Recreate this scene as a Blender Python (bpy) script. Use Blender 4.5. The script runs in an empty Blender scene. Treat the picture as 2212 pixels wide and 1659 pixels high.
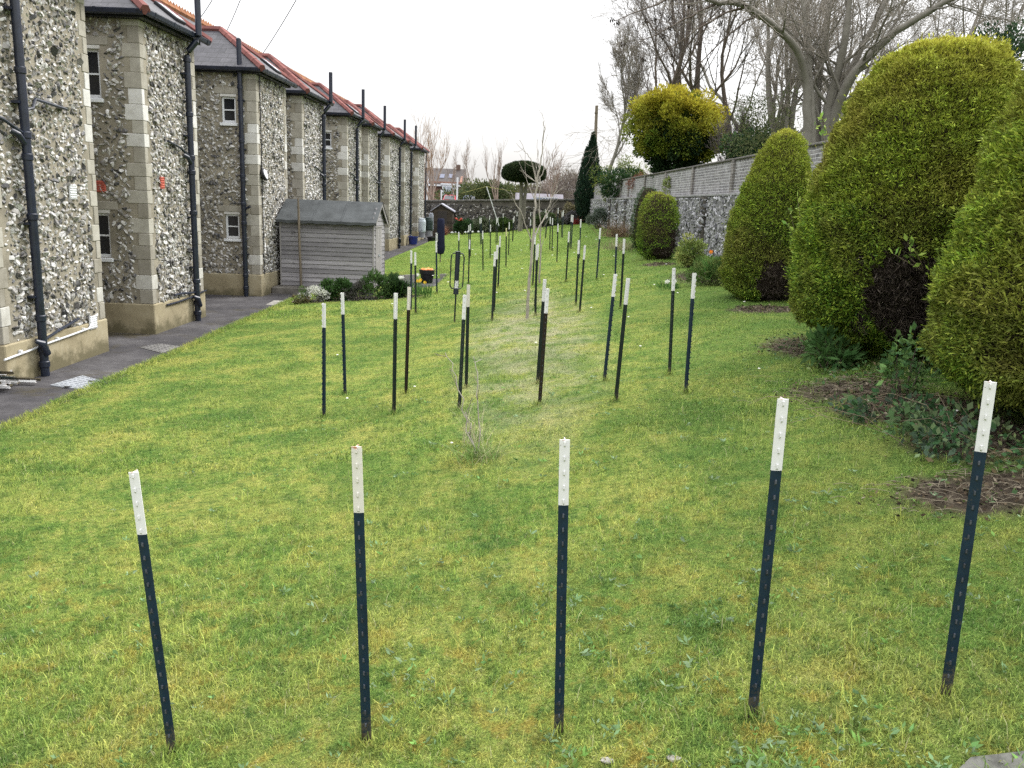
import bpy, math, random
import numpy as np
from mathutils import Vector, Matrix
sc = bpy.context.scene
R_ = math.radians
# ------------------------------------------------------------------ camera
PW, PH, PF = 2212., 1659., 1800.
PITCH, YAW, ROLL, CAMZ = R_(12.2), R_(1.0), R_(2.2), 2.0
_fw = np.array([-math.sin(YAW)*math.cos(PITCH), math.cos(YAW)*math.cos(PITCH), -math.sin(PITCH)])
_rt = np.array([math.cos(YAW), math.sin(YAW), 0.]); _up = np.cross(_rt, _fw)
_R = _rt*math.cos(ROLL)+_up*math.sin(ROLL); _U = _up*math.cos(ROLL)-_rt*math.sin(ROLL)
_C = np.array([0, 0, CAMZ])
cd = bpy.data.cameras.new('camera'); cam = bpy.data.objects.new('camera', cd); sc.collection.objects.link(cam)
cd.sensor_width = 36; cd.lens = 36*PF/PW; cd.clip_start = .05; cd.clip_end = 3000
cam.matrix_world = Matrix(((_R[0], _U[0], -_fw[0], 0), (_R[1], _U[1], -_fw[1], 0), (_R[2], _U[2], -_fw[2], CAMZ), (0, 0, 0, 1)))
sc.camera = cam
# ------------------------------------------------------------------ light
SUN_EL, SUN_AZ = R_(42), R_(52)          # azimuth clockwise from +Y (ahead), the sun stands ahead and to the right behind cloud
w = bpy.data.worlds.new('World'); sc.world = w; w.use_nodes = True
nt = w.node_tree; nt.nodes.clear()
sky = nt.nodes.new('ShaderNodeTexSky'); sky.sky_type = 'NISHITA'; sky.sun_disc = False
sky.sun_elevation = SUN_EL; sky.sun_rotation = SUN_AZ; sky.air_density = 1.0; sky.dust_density = 4.0; sky.ozone_density = 1.0
hsv = nt.nodes.new('ShaderNodeHueSaturation'); hsv.inputs['Saturation'].default_value = .22
mixc = nt.nodes.new('ShaderNodeMix'); mixc.data_type = 'RGBA'; mixc.inputs['Factor'].default_value = .86
# an overcast layer over the clear sky, brightest overhead and duller towards the horizon
tcw = nt.nodes.new('ShaderNodeTexCoord'); sxw = nt.nodes.new('ShaderNodeSeparateXYZ'); nt.links.new(tcw.outputs['Generated'], sxw.inputs[0])
mrw = nt.nodes.new('ShaderNodeMapRange'); mrw.inputs[1].default_value = 0; mrw.inputs[2].default_value = 1; mrw.inputs[3].default_value = 2.15; mrw.inputs[4].default_value = 13.2; nt.links.new(sxw.outputs['Z'], mrw.inputs[0])
nzw = nt.nodes.new('ShaderNodeTexNoise'); nzw.inputs['Scale'].default_value = 1.6; nzw.inputs['Detail'].default_value = 4; nt.links.new(tcw.outputs['Generated'], nzw.inputs['Vector'])
nmw = nt.nodes.new('ShaderNodeMapRange'); nmw.inputs[1].default_value = .3; nmw.inputs[2].default_value = .7; nmw.inputs[3].default_value = .9; nmw.inputs[4].default_value = 1.1; nt.links.new(nzw.outputs[0], nmw.inputs[0])
mlw = nt.nodes.new('ShaderNodeMath'); mlw.operation = 'MULTIPLY'; nt.links.new(mrw.outputs[0], mlw.inputs[0]); nt.links.new(nmw.outputs[0], mlw.inputs[1])
crw = nt.nodes.new('ShaderNodeValToRGB'); crw.color_ramp.elements[0].color = (1, .975, .94, 1); crw.color_ramp.elements[1].color = (.985, .99, 1, 1); crw.color_ramp.elements[1].position = .16; nt.links.new(sxw.outputs['Z'], crw.inputs[0])
vmw = nt.nodes.new('ShaderNodeVectorMath'); vmw.operation = 'SCALE'; nt.links.new(crw.outputs[0], vmw.inputs[0]); nt.links.new(mlw.outputs[0], vmw.inputs['Scale']); nt.links.new(vmw.outputs[0], mixc.inputs['B'])
bg = nt.nodes.new('ShaderNodeBackground'); bg.inputs['Strength'].default_value = .13
wo = nt.nodes.new('ShaderNodeOutputWorld')
nt.links.new(sky.outputs[0], hsv.inputs['Color']); nt.links.new(hsv.outputs[0], mixc.inputs['A'])
nt.links.new(mixc.outputs['Result'], bg.inputs[0]); nt.links.new(bg.outputs[0], wo.inputs[0])
sl = bpy.data.lights.new('sun', 'SUN'); sl.energy = 1.5; sl.angle = R_(22); sl.color = (1, .97, .92)
sun = bpy.data.objects.new('sun', sl); sc.collection.objects.link(sun)
_sd = Vector((math.sin(SUN_AZ)*math.cos(SUN_EL), math.cos(SUN_AZ)*math.cos(SUN_EL), math.sin(SUN_EL)))
sun.rotation_euler = _sd.to_track_quat('Z', 'Y').to_euler(); sun.location = (20, 20, 30)
vs = sc.view_settings; vs.view_transform = 'Standard'; vs.look = 'None'; vs.gamma = 1; vs.use_curve_mapping = False; vs.exposure = 1.42
sc.cycles.use_denoising = False; sc.cycles.max_bounces = 6; sc.cycles.transparent_max_bounces = 6
# ------------------------------------------------------------------ from photo pixels to points in the place
def ray(x, y): return _fw+_R*(x-PW/2)/PF+_U*(PH/2-y)/PF
def on_z(x, y, z): d = ray(x, y); return _C+d*((z-CAMZ)/d[2])
def on_x(x, y, X): d = ray(x, y); return _C+d*(X/d[0])
def at(x, y, Y): d = ray(x, y); return _C+d*(Y/d[1])
def zl(x, y):
    """height of the lawn"""
    x = np.asarray(x, float); y = np.asarray(y, float)
    g = np.where(x < -2, -.309+.07*(x+2), np.where(x > 3.2, .495+.06*(x-3.2), .1546*x))
    return .017+.0084*y+g+.012*np.sin(1.3*x+.4*y)*np.sin(.9*y-.5*x)
def pz(y): return -.5+.0055*(y-12)
def on_lawn(x, y):
    z = 0.
    for _ in range(50):
        g = on_z(x, y, z); z = .5*z+.5*float(zl(g[0], g[1]))
    return g
def wx(Y): return 5-.044*(Y-20)             # the line of the right-hand wall
def on_wall(x, y, off=0.):
    d = ray(x, y); return _C+d*((5.88-off)/(d[0]+.044*d[1]))
# ------------------------------------------------------------------ objects
COL = sc.collection
def tag(o, label=None, cat=None, group=None, kind=None):
    if label: o['label'] = label
    if cat: o['category'] = cat
    if group: o['group'] = group
    if kind: o['kind'] = kind
    return o
def empty(name, loc, label=None, cat=None, group=None, rz=0):
    o = bpy.data.objects.new(name, None); COL.objects.link(o); o.location = loc; o.rotation_euler = (0, 0, rz)
    o.empty_display_size = .1
    return tag(o, label, cat, group)
def link(name, me, mat=None, parent=None):
    o = bpy.data.objects.new(name, me); COL.objects.link(o)
    if mat:
        for m in (mat if isinstance(mat, (list, tuple)) else [mat]): me.materials.append(m)
    if parent: o.parent = parent
    return o
def copy_tree(o, parent=None):
    c = o.copy(); COL.objects.link(c); c.parent = parent
    for ch in o.children: copy_tree(ch, c)
    return c
def np_mesh(name, V, F, smooth=False, col=None):
    """V (n,3); F list of int arrays (m,k)"""
    me = bpy.data.meshes.new(name)
    me.vertices.add(len(V)); me.vertices.foreach_set('co', np.asarray(V, np.float32).ravel())
    F = [np.asarray(f, np.int32) for f in F if len(f)]
    li = np.concatenate([f.ravel() for f in F]); tot = np.concatenate([np.full(len(f), f.shape[1], np.int32) for f in F])
    me.loops.add(len(li)); me.loops.foreach_set('vertex_index', li)
    me.polygons.add(len(tot)); st = np.concatenate([[0], np.cumsum(tot)[:-1]]).astype(np.int32)
    me.polygons.foreach_set('loop_start', st); me.polygons.foreach_set('loop_total', tot)
    me.polygons.foreach_set('use_smooth', np.full(len(tot), smooth))
    if col is not None:
        a = me.color_attributes.new('Col', 'FLOAT_COLOR', 'POINT')
        c = np.ones((len(V), 4), np.float32); c[:, :3] = col; a.data.foreach_set('color', c.ravel())
    me.update(calc_edges=True); me.validate()
    return me
class MB:
    """collects simple shapes into one mesh"""
    def __init__(s): s.v = []; s.f = []
    def add(s, vs, fs):
        b = len(s.v); s.v += [tuple(v) for v in vs]; s.f += [tuple(i+b for i in f) for f in fs]; return s
    def box(s, lo, hi, M=None):
        x0, y0, z0 = lo; x1, y1, z1 = hi
        vs = [Vector(p) for p in ((x0, y0, z0), (x1, y0, z0), (x1, y1, z0), (x0, y1, z0), (x0, y0, z1), (x1, y0, z1), (x1, y1, z1), (x0, y1, z1))]
        if M: vs = [M@v for v in vs]
        return s.add(vs, [(0, 3, 2, 1), (4, 5, 6, 7), (0, 1, 5, 4), (1, 2, 6, 5), (2, 3, 7, 6), (3, 0, 4, 7)])
    def bevbox(s, lo, hi, b=.01, M=None):
        """box with chamfered edges"""
        lo = np.array(lo, float); hi = np.array(hi, float); vs = []; idx = {}
        for i in range(8):
            c = np.array([(hi if (i >> k) & 1 else lo)[k] for k in range(3)]); sg = np.array([-1 if (i >> k) & 1 else 1 for k in range(3)])
            for a in range(3):
                p = c+sg*b; p[a] = c[a]; idx[i, a] = len(vs); vs.append(Vector(p))
        if M: vs = [M@v for v in vs]
        fs = []
        for a in range(3):
            u, v = (a+1) % 3, (a+2) % 3
            for sd in (0, 1):
                q = [(sd << a), (sd << a)|(1 << u), (sd << a)|(1 << u)|(1 << v), (sd << a)|(1 << v)]
                q = [idx[i, a] for i in q]; fs.append(q if sd else q[::-1])
        for a in range(3):
            u, v = (a+1) % 3, (a+2) % 3
            for su in (0, 1):
                for sv in (0, 1):
                    i = (su << u)|(sv << v); j = i|(1 << a)
                    q = [idx[i, u], idx[j, u], idx[j, v], idx[i, v]]; fs.append(q if (su ^ sv) else q[::-1])
        for i in range(8):
            q = [idx[i, 0], idx[i, 1], idx[i, 2]]; n = bin(i).count('1'); fs.append(q if n % 2 else q[::-1])
        return s.add(vs, fs)
    def tube(s, pts, r, n=8, cap=True):
        pts = [Vector(p) for p in pts]; rs = r if isinstance(r, (list, tuple)) else [r]*len(pts); vs = []
        for i, p in enumerate(pts):
            t = (pts[min(i+1, len(pts)-1)]-pts[max(i-1, 0)]).normalized()
            a = Vector((0, 0, 1)) if abs(t.z) < .9 else Vector((1, 0, 0)); u = t.cross(a).normalized(); v = t.cross(u)
            for k in range(n): an = 2*math.pi*k/n; vs.append(p+(u*math.cos(an)+v*math.sin(an))*rs[i])
        fs = [(i*n+k, (i+1)*n+k, (i+1)*n+(k+1) % n, i*n+(k+1) % n) for i in range(len(pts)-1) for k in range(n)]
        if cap: fs += [tuple(range(n)), tuple(range((len(pts)-1)*n, len(pts)*n))[::-1]]
        return s.add(vs, fs)
    def lathe(s, prof, c, n=20):
        """prof: (radius, z)"""
        c = Vector(c); vs = [c+Vector((r*math.cos(2*math.pi*k/n), r*math.sin(2*math.pi*k/n), z)) for r, z in prof for k in range(n)]
        fs = [(i*n+k, i*n+(k+1) % n, (i+1)*n+(k+1) % n, (i+1)*n+k) for i in range(len(prof)-1) for k in range(n)]
        fs += [tuple(range(n))[::-1], tuple(range((len(prof)-1)*n, len(prof)*n))]
        return s.add(vs, fs)
    def prism(s, poly, d):
        """poly: list of points, extruded by vector d"""
        d = Vector(d); a = [Vector(p) for p in poly]; n = len(a)
        return s.add(a+[p+d for p in a], [tuple(range(n))[::-1], tuple(range(n, 2*n))]+[(i, (i+1) % n, n+(i+1) % n, n+i) for i in range(n)])
    def build(s, name, mat=None, parent=None, smooth=False):
        me = bpy.data.meshes.new(name); me.from_pydata(s.v, [], s.f)
        import bmesh
        bm = bmesh.new(); bm.from_mesh(me); bmesh.ops.recalc_face_normals(bm, faces=bm.faces); bm.to_mesh(me); bm.free()
        if smooth:
            me.polygons.foreach_set('use_smooth', [True]*len(me.polygons))
            try: me.set_sharp_from_angle(angle=R_(40))
            except Exception: pass
        return link(name, me, mat, parent)
# ------------------------------------------------------------------ materials
class NT:
    def __init__(s, name):
        s.m = bpy.data.materials.new(name); s.m.use_nodes = True; s.t = s.m.node_tree; s.t.nodes.clear()
        s.out = s.n('ShaderNodeOutputMaterial')
    def n(s, typ, ins=None, **kw):
        o = s.t.nodes.new(typ)
        for k, v in kw.items(): setattr(o, k, v)
        for k, v in (ins or {}).items(): s.set(o.inputs[k], v)
        return o
    def set(s, i, v):
        if isinstance(v, bpy.types.NodeSocket): s.t.links.new(v, i)
        elif isinstance(v, bpy.types.Node): s.t.links.new(v.outputs[0], i)
        elif isinstance(v, (tuple, list)) and i.type == 'RGBA' and len(v) == 3: i.default_value = (*v, 1)
        else: i.default_value = v
    def coord(s, which='Object'): return s.n('ShaderNodeTexCoord').outputs[which]
    def pos(s): return s.n('ShaderNodeNewGeometry').outputs['Position']
    def island(s): return s.n('ShaderNodeNewGeometry').outputs['Random Per Island']
    def noise(s, scale, detail=4, rough=.6, vec=None, dist=0): return s.n('ShaderNodeTexNoise', {'Scale': scale, 'Detail': detail, 'Roughness': rough, 'Distortion': dist, 'Vector': vec if vec is not None else s.coord()}).outputs['Fac']
    def ramp(s, fac, stops, interp='LINEAR'):
        r = s.n('ShaderNodeValToRGB', {'Fac': fac}); r.color_ramp.interpolation = interp; e = r.color_ramp.elements
        while len(e) < len(stops): e.new(.5)
        for k, (p, c) in enumerate(stops):
            e[k].position = p; e[k].color = (*c, 1) if isinstance(c, (tuple, list)) else (c, c, c, 1)
        return r.outputs['Color']
    def mix(s, f, a, b, blend='MIX'):
        m = s.n('ShaderNodeMix', data_type='RGBA', blend_type=blend); s.set(m.inputs['Factor'], f); s.set(m.inputs['A'], a); s.set(m.inputs['B'], b); return m.outputs['Result']
    def math(s, op, a, b=0., c=None):
        m = s.n('ShaderNodeMath', operation=op); s.set(m.inputs[0], a); s.set(m.inputs[1], b)
        if c is not None: s.set(m.inputs[2], c)
        return m.outputs[0]
    def xyz(s, v): return s.n('ShaderNodeSeparateXYZ', {0: v}).outputs
    def comb(s, x, y, z=0.): return s.n('ShaderNodeCombineXYZ', {0: x, 1: y, 2: z}).outputs[0]
    def scale(s, v, k): return s.n('ShaderNodeMapping', {'Vector': v, 'Scale': k}).outputs[0]
    def finish(s, color, rough=.8, bump=None, bs=.5, bd=.01, spec=.3, metal=0., trans=0., alpha=None):
        b = s.n('ShaderNodeBsdfPrincipled', {'Base Color': color, 'Roughness': rough, 'Metallic': metal, 'Specular IOR Level': spec})
        if bump is not None:
            nb = s.n('ShaderNodeBump', {'Strength': bs, 'Distance': bd, 'Height': bump}); s.set(b.inputs['Normal'], nb)
        o = b.outputs[0]
        if trans:
            t = s.n('ShaderNodeBsdfTranslucent', {'Color': color}); mx = s.n('ShaderNodeMixShader', {0: trans, 1: o, 2: t.outputs[0]}); o = mx.outputs[0]
        s.set(s.out.inputs[0], o); return s.m
def plain(name, c, rough=.6, var=.15, scale=6., bump=0., spec=.4, metal=0., detail=5):
    t = NT(name); c = np.array(c); f = t.noise(scale, detail)
    col = t.ramp(f, [(.3, tuple(c*(1-var))), (.7, tuple(np.minimum(c*(1+var), .95)))])
    return t.finish(col, rough, bump=t.noise(scale*6, 3) if bump else None, bs=bump, spec=spec, metal=metal)
def leaf_mat(name, tint=(1, 1, 1), trans=.3, rough=.65, spec=.1):
    """colour of each leaf from its vertices, a little different from leaf to leaf"""
    t = NT(name); a = t.n('ShaderNodeAttribute', attribute_name='Col').outputs['Color']
    v = t.n('ShaderNodeHueSaturation', {'Color': a, 'Value': t.math('MULTIPLY_ADD', t.island(), .7, .65), 'Hue': t.math('MULTIPLY_ADD', t.island(), .02, .49)})
    return t.finish(v.outputs[0], rough, spec=spec, trans=trans)
def flint_mat():
    t = NT('knapped flint'); i = t.island(); p = t.pos()
    base = t.ramp(i, [(0, (.03, .03, .034)), (.14, (.075, .075, .08)), (.28, (.21, .2, .19)), (.42, (.34, .33, .31)), (.58, (.5, .49, .475)), (1, (.62, .615, .605))], 'LINEAR')
    n = t.noise(30, 4, .75, p, .3); m = t.ramp(n, [(.42, 0.), (.47, 1.)])
    dark = t.ramp(t.noise(9, 2, .5, p), [(.4, (.065, .065, .07)), (.6, (.3, .28, .25))])
    c = t.mix(m, dark, base); edge = t.ramp(t.noise(60, 3, .6, p), [(.3, .82), (.7, 1.)])
    c = t.mix(1., c, edge, 'MULTIPLY')
    return t.finish(c, .55, bump=t.noise(70, 4, .6, p), bs=.35, bd=.004, spec=.45)
def mortar_mat(name, c=(.275, .25, .2)):
    t = NT(name); p = t.pos(); c = np.array(c)
    col = t.ramp(t.noise(2.2, 5, .65, p), [(.3, tuple(c*.62)), (.7, tuple(c*1.12))])
    return t.finish(col, .95, bump=t.noise(55, 5, .7, p), bs=.8, bd=.01, spec=.1)
def block_mat(name, stops, bumpk=.4):
    t = NT(name); p = t.pos(); base = t.ramp(t.island(), stops)
    st = t.ramp(t.noise(5, 6, .7, p), [(.3, (.74, .72, .68)), (.65, (1.06, 1.05, 1.03))])
    return t.finish(t.mix(1., base, st, 'MULTIPLY'), .9, bump=t.noise(40, 5, .7, p), bs=bumpk, bd=.006, spec=.15)
def render_mat():
    t = NT('cement render'); p = t.pos(); z = t.xyz(p)[2]
    col = t.ramp(t.noise(1.6, 7, .68, p, .6), [(.3, (.2, .17, .11)), (.5, (.29, .25, .165)), (.7, (.36, .325, .235))])
    stain = t.math('ADD', t.noise(3.5, 5, .7, p), t.math('MULTIPLY', z, 1.1))      # moss and splash marks along the foot
    col = t.mix(t.ramp(stain, [(.02, 1.), (.24, 0.)]), col, (.13, .115, .07))
    return t.finish(col, .92, bump=t.noise(30, 6, .7, p), bs=.3, bd=.006, spec=.12)
def tile_map(t):
    """coordinates across and up a roof slope or a wall, whichever way it faces"""
    g = t.n('ShaderNodeNewGeometry'); nx, ny, nz = t.xyz(g.outputs['True Normal']); x, y, z = t.xyz(g.outputs['Position'])
    f = t.math('GREATER_THAN', t.math('ABSOLUTE', nx), t.math('ABSOLUTE', ny))
    h = t.math('ADD', t.math('MULTIPLY', f, y), t.math('MULTIPLY', t.math('SUBTRACT', 1., f), x))
    return t.comb(h, z)
def slate_mat(name, a, b, hgt=.13):
    t = NT(name); v = tile_map(t)
    br = t.n('ShaderNodeTexBrick', {'Vector': v, 'Color1': a, 'Color2': b, 'Mortar': (.012, .012, .013), 'Scale': 1., 'Mortar Size': .006, 'Brick Width': .26, 'Row Height': hgt, 'Bias': 0.})
    p = t.pos(); sp = t.ramp(t.noise(7, 6, .7, p), [(.35, .65), (.68, 1.35)])
    c = t.mix(1., br.outputs['Color'], sp, 'MULTIPLY'); lich = t.ramp(t.noise(26, 3, .6, p), [(.66, 0.), (.74, .6)])
    c = t.mix(lich, c, (.24, .235, .2))
    return t.finish(c, .6, bump=br.outputs['Fac'], bs=-.5, bd=.01, spec=.4)
def brick_mat(name, a, b, mor, bw=.225, rh=.075, ms=.011, patch=(.62, .6, .6), pf=.5):
    t = NT(name); co = t.coord(); x, y, z = t.xyz(co); v = t.comb(x, z)
    wob = t.n('ShaderNodeVectorMath', {0: v, 1: t.scale(t.n('ShaderNodeTexNoise', {'Scale': 6., 'Vector': co}).outputs['Color'], (.02, .02, .02))}, operation='ADD').outputs[0]
    br = t.n('ShaderNodeTexBrick', {'Vector': wob, 'Color1': a, 'Color2': b, 'Mortar': mor, 'Scale': 1., 'Mortar Size': ms, 'Mortar Smooth': .25, 'Brick Width': bw, 'Row Height': rh, 'Bias': -.1})
    st = t.ramp(t.noise(9, 6, .7, co), [(.3, .6), (.7, 1.3)]); c = t.mix(1., br.outputs['Color'], st, 'MULTIPLY')
    lime = t.ramp(t.noise(2.6, 7, .75, co), [(.5, 0.), (.68, pf)]); c = t.mix(lime, c, patch)
    return t.finish(c, .9, bump=t.math('ADD', t.math('MULTIPLY', br.outputs['Fac'], -1.), t.noise(30, 4, .7, co)), bs=.6, bd=.012, spec=.15)
def asphalt_mat():
    t = NT('old asphalt'); p = t.pos()
    c = t.ramp(t.noise(1.4, 7, .7, p), [(.3, (.032, .031, .034)), (.5, (.056, .053, .056)), (.7, (.1, .096, .098))])
    gr = t.ramp(t.noise(130, 3, .8, p), [(.3, .5), (.72, 1.6)]); c = t.mix(1., c, gr, 'MULTIPLY')
    moss = t.ramp(t.noise(1.1, 8, .75, p, .4), [(.52, 0.), (.64, .8)]); c = t.mix(moss, c, (.05, .042, .02)); deb = t.ramp(t.noise(11, 5, .8, p), [(.62, 0.), (.68, .7)]); c = t.mix(deb, c, (.022, .017, .012))
    wh = t.ramp(t.noise(42, 2, .5, p), [(.76, 0.), (.79, 1.)]); c = t.mix(wh, c, (.4, .39, .36))
    return t.finish(c, .9, bump=t.noise(90, 4, .7, p), bs=.6, bd=.008, spec=.2)
def lawn_color(t, p):
    """patches of green grass, yellow moss, orange moss and dry straw over the lawn"""
    x, y, z = t.xyz(p); flat = t.comb(x, y)
    n1 = t.noise(1.1, 8, .74, flat, .4); n2 = t.noise(4.2, 6, .75, flat)
    c = t.ramp(n1, [(.3, (.095, .19, .038)), (.43, (.165, .265, .055)), (.52, (.255, .325, .072)), (.66, (.38, .385, .1))])
    c = t.mix(t.ramp(n2, [(.36, .7), (.5, 0.)]), c, (.066, .138, .034))
    c = t.mix(t.ramp(n2, [(.54, 0.), (.66, .6)]), c, (.38, .37, .11))
    n5 = t.noise(17, 5, .75, flat); c = t.mix(t.ramp(n5, [(.36, .7), (.5, 0.)]), c, (.055, .115, .032)); c = t.mix(t.ramp(n5, [(.54, 0.), (.68, .55)]), c, (.42, .41, .15))
    near = t.n('ShaderNodeMapRange', {0: y, 1: 2.4, 2: 6.0, 3: 1., 4: .15}).outputs[0]
    om = t.ramp(t.noise(5.5, 6, .75, flat, .3), [(.5, 0.), (.64, .75)]); c = t.mix(t.math('MULTIPLY', om, near), c, (.36, .27, .06))
    # dry straw along the middle strip
    dx = t.math('DIVIDE', t.math('SUBTRACT', x, .05), 1.15); dy = t.math('DIVIDE', t.math('SUBTRACT', y, 12.5), 6.8)
    d = t.math('ADD', t.math('MULTIPLY', dx, dx), t.math('MULTIPLY', dy, dy)); core = t.ramp(d, [(.1, 1.), (1., 0.)])
    dry = t.math('MULTIPLY', core, t.ramp(t.noise(2.1, 8, .8, flat, .4), [(.42, 0.), (.58, .75)])); c = t.mix(dry, c, (.42, .4, .27))
    big = t.noise(.55, 3, .6, flat); c = t.mix(t.ramp(big, [(.38, .35), (.5, 0.)]), c, (.09, .165, .038))
    far = t.n('ShaderNodeMapRange', {0: y, 1: 14., 2: 34., 3: 0., 4: .6}).outputs[0]; c = t.mix(far, c, (.2, .31, .06))
    rt = t.n('ShaderNodeMapRange', {0: x, 1: 1.0, 2: 3.0, 3: 0., 4: .55}).outputs[0]; c = t.mix(rt, c, (.11, .205, .045))
    return c
def lawn_mat():
    t = NT('mossy turf'); p = t.pos(); c = lawn_color(t, p)
    f = t.ramp(t.noise(120, 4, .75, p), [(.3, .22), (.7, 1.1)]); c = t.mix(1., c, f, 'MULTIPLY')
    return t.finish(c, .95, bump=t.noise(60, 5, .75, p), bs=.9, bd=.03, spec=.05)
def blade_mat():
    t = NT('grass blades'); c = lawn_color(t, t.pos())
    v = t.n('ShaderNodeHueSaturation', {'Color': c, 'Value': t.math('MULTIPLY_ADD', t.island(), 1.25, .5), 'Hue': t.math('MULTIPLY_ADD', t.island(), -.03, .515)}).outputs[0]
    v = t.mix(t.ramp(t.math('FRACT', t.math('MULTIPLY', t.island(), 37.3)), [(.945, 0.), (.955, .7)]), v, (.36, .34, .2))
    return t.finish(v, .7, spec=.15, trans=.35)
def wood_mat(name, a, b, ax='x', sc_=1.):
    t = NT(name); co = t.pos(); k = {'x': (1.2, 26, 26), 'y': (26, 1.2, 26), 'z': (26, 26, 1.2)}[ax]
    g = t.noise(sc_, 6, .7, t.scale(co, k), 1.2)
    c = t.ramp(g, [(.28, a), (.7, b)]); tint = t.ramp(t.island(), [(0, .7), (1, 1.25)]); c = t.mix(1., c, tint, 'MULTIPLY')
    kn = t.ramp(t.noise(3.2, 2, .5, co), [(.7, 0.), (.76, .5)]); c = t.mix(kn, c, tuple(np.array(a)*.45))
    return t.finish(c, .85, bump=g, bs=.3, bd=.004, spec=.2)
def glass_mat():
    t = NT('window glass'); return t.finish((.012, .014, .018), .06, spec=.6)
FLINT = flint_mat(); MORTAR = mortar_mat('lime mortar'); MORTAR_D = mortar_mat('dark mortar', (.12, .11, .095))
QUOIN = block_mat('limestone quoins', [(0, (.25, .236, .205)), (.4, (.32, .306, .27)), (.65, (.38, .37, .335)), (.8, (.5, .5, .49)), (1, (.57, .57, .57))])
RENDER = render_mat(); SLATE = slate_mat('grey slates', (.032, .031, .038), (.058, .056, .064))
REDTILE = block_mat('red ridge tiles', [(0, (.13, .056, .054)), (1, (.22, .092, .085))]); ORTILE = block_mat('orange ridge tiles', [(0, (.2, .09, .05)), (1, (.3, .14, .07))])
IRON = plain('black painted iron', (.011, .015, .028), .32, .35, 9, .1, .5); BLACKP = plain('black plastic', (.012, .013, .016), .4, .3, 8)
WHITE = plain('white plastic', (.6, .61, .63), .4, .06); PVC = plain('white window frames', (.62, .64, .67), .35, .04)
GLASS = glass_mat(); TERRA = plain('terracotta', (.42, .1, .07), .8, .2); CONC = plain('grey concrete', (.24, .23, .21), .92, .3, 5, .5, .15, detail=8)
ASPH = asphalt_mat(); LAWN = lawn_mat(); BLADE = blade_mat(); LEAF = leaf_mat('leaves'); NEEDLE = leaf_mat('needle sprays', trans=.22, rough=.7, spec=.12)
BARK = block_mat('grey bark', [(0, (.15, .14, .125)), (1, (.2, .19, .17))], .9); BARKD = block_mat('dark bark', [(0, (.085, .07, .06)), (1, (.13, .105, .09))], .9)
TWIG = plain('brown twigs', (.21, .185, .155), .85, .3, 3); SOIL = plain('dark soil', (.055, .042, .032), .97, .5, 4, .9, .05, detail=9)
SHEDW = wood_mat('weathered shed boards', (.12, .115, .122), (.31, .3, .312)); SHEDV = wood_mat('weathered shed door boards', (.14, .132, .13), (.31, .298, .292), 'z')
FELT = plain('roofing felt', (.065, .07, .072), .93, .25, 3, .6, .12, detail=8); BROWNW = wood_mat('brown shed boards', (.04, .033, .027), (.085, .07, .055), 'x')
OLDPOST = wood_mat('old pole wood', (.08, .065, .05), (.19, .16, .12), 'z')
# ------------------------------------------------------------------ ground
def sheet(name, xs, ys, zf, mat, kind='structure', label=None, cat=None):
    X, Y = np.meshgrid(xs, ys); Z = zf(X, Y); V = np.stack([X, Y, Z], -1).reshape(-1, 3); nx, ny = len(xs), len(ys)
    i = (np.arange(ny-1)[:, None]*nx+np.arange(nx-1)[None]).ravel()
    return tag(link(name, np_mesh(name, V, [np.stack([i, i+1, i+1+nx, i+nx], -1)], True), mat), label, cat, kind=kind)
GRD = plain('rough far grass', (.07, .1, .03), .95, .4, .5, .5, .05, detail=8)
sheet('ground', np.linspace(-900, 900, 40), np.linspace(-300, 1800, 50), lambda x, y: np.full_like(x, -1.1), GRD)
PATIO = [tuple(on_z(x, y, -.42)[:2]) for x, y in ((838, 604), (976, 600), (938, 641), (838, 641))]
def in_poly(x, y, poly):
    c = np.zeros(np.shape(x), bool); n = len(poly)
    for i in range(n):
        (x0, y0), (x1, y1) = poly[i], poly[(i+1) % n]
        c ^= ((y0 > y) != (y1 > y)) & (x < (x1-x0)*(y-y0)/(y1-y0+1e-12)+x0)
    return c
def lawn_z(x, y):
    z = zl(x, y); z = np.where(in_poly(x, y, PATIO), -.62, z)
    z = np.where((x < -4.02) & (y > 20.95) & (y < 23.6), -.62, z)
    ed = -5.42-.01*np.clip(y-8, 0, 20)
    return np.where(x < ed, np.minimum(z, pz(y)-.12), z)
sheet('lawn', np.arange(-5.75, 5.9, .1), np.concatenate([np.arange(-3, 26, .1), np.arange(26, 56.3, .4)]), lawn_z, LAWN)
sheet('path', np.linspace(-9.7, -5.35, 12), np.linspace(-4, 57, 80), lambda x, y: pz(y)+0*x, ASPH)
def kerb(name, pts, w_, h0, h1, mat):
    m = MB()
    for (a, b) in zip(pts[:-1], pts[1:]):
        a = Vector(a); b = Vector(b); d = (b-a).to_2d().normalized(); n = Vector((-d.y, d.x, 0))*w_/2
        m.add([a-n+Vector((0, 0, h0)), b-n+Vector((0, 0, h0)), b+n+Vector((0, 0, h0)), a+n+Vector((0, 0, h0)), a-n+Vector((0, 0, h1)), b-n+Vector((0, 0, h1)), b+n+Vector((0, 0, h1)), a+n+Vector((0, 0, h1))],
              [(0, 3, 2, 1), (4, 5, 6, 7), (0, 1, 5, 4), (1, 2, 6, 5), (2, 3, 7, 6), (3, 0, 4, 7)])
    return m.build(name, mat)
tag(kerb('path_edging', [(-5.42-.01*max(0, min(y-8, 20)), y, float(pz(y))) for y in range(-3, 20)], .05, -.2, -.002, plain('dirty edging concrete', (.1, .1, .09), .95, .4, 8, .4, .1)), kind='structure')
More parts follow.
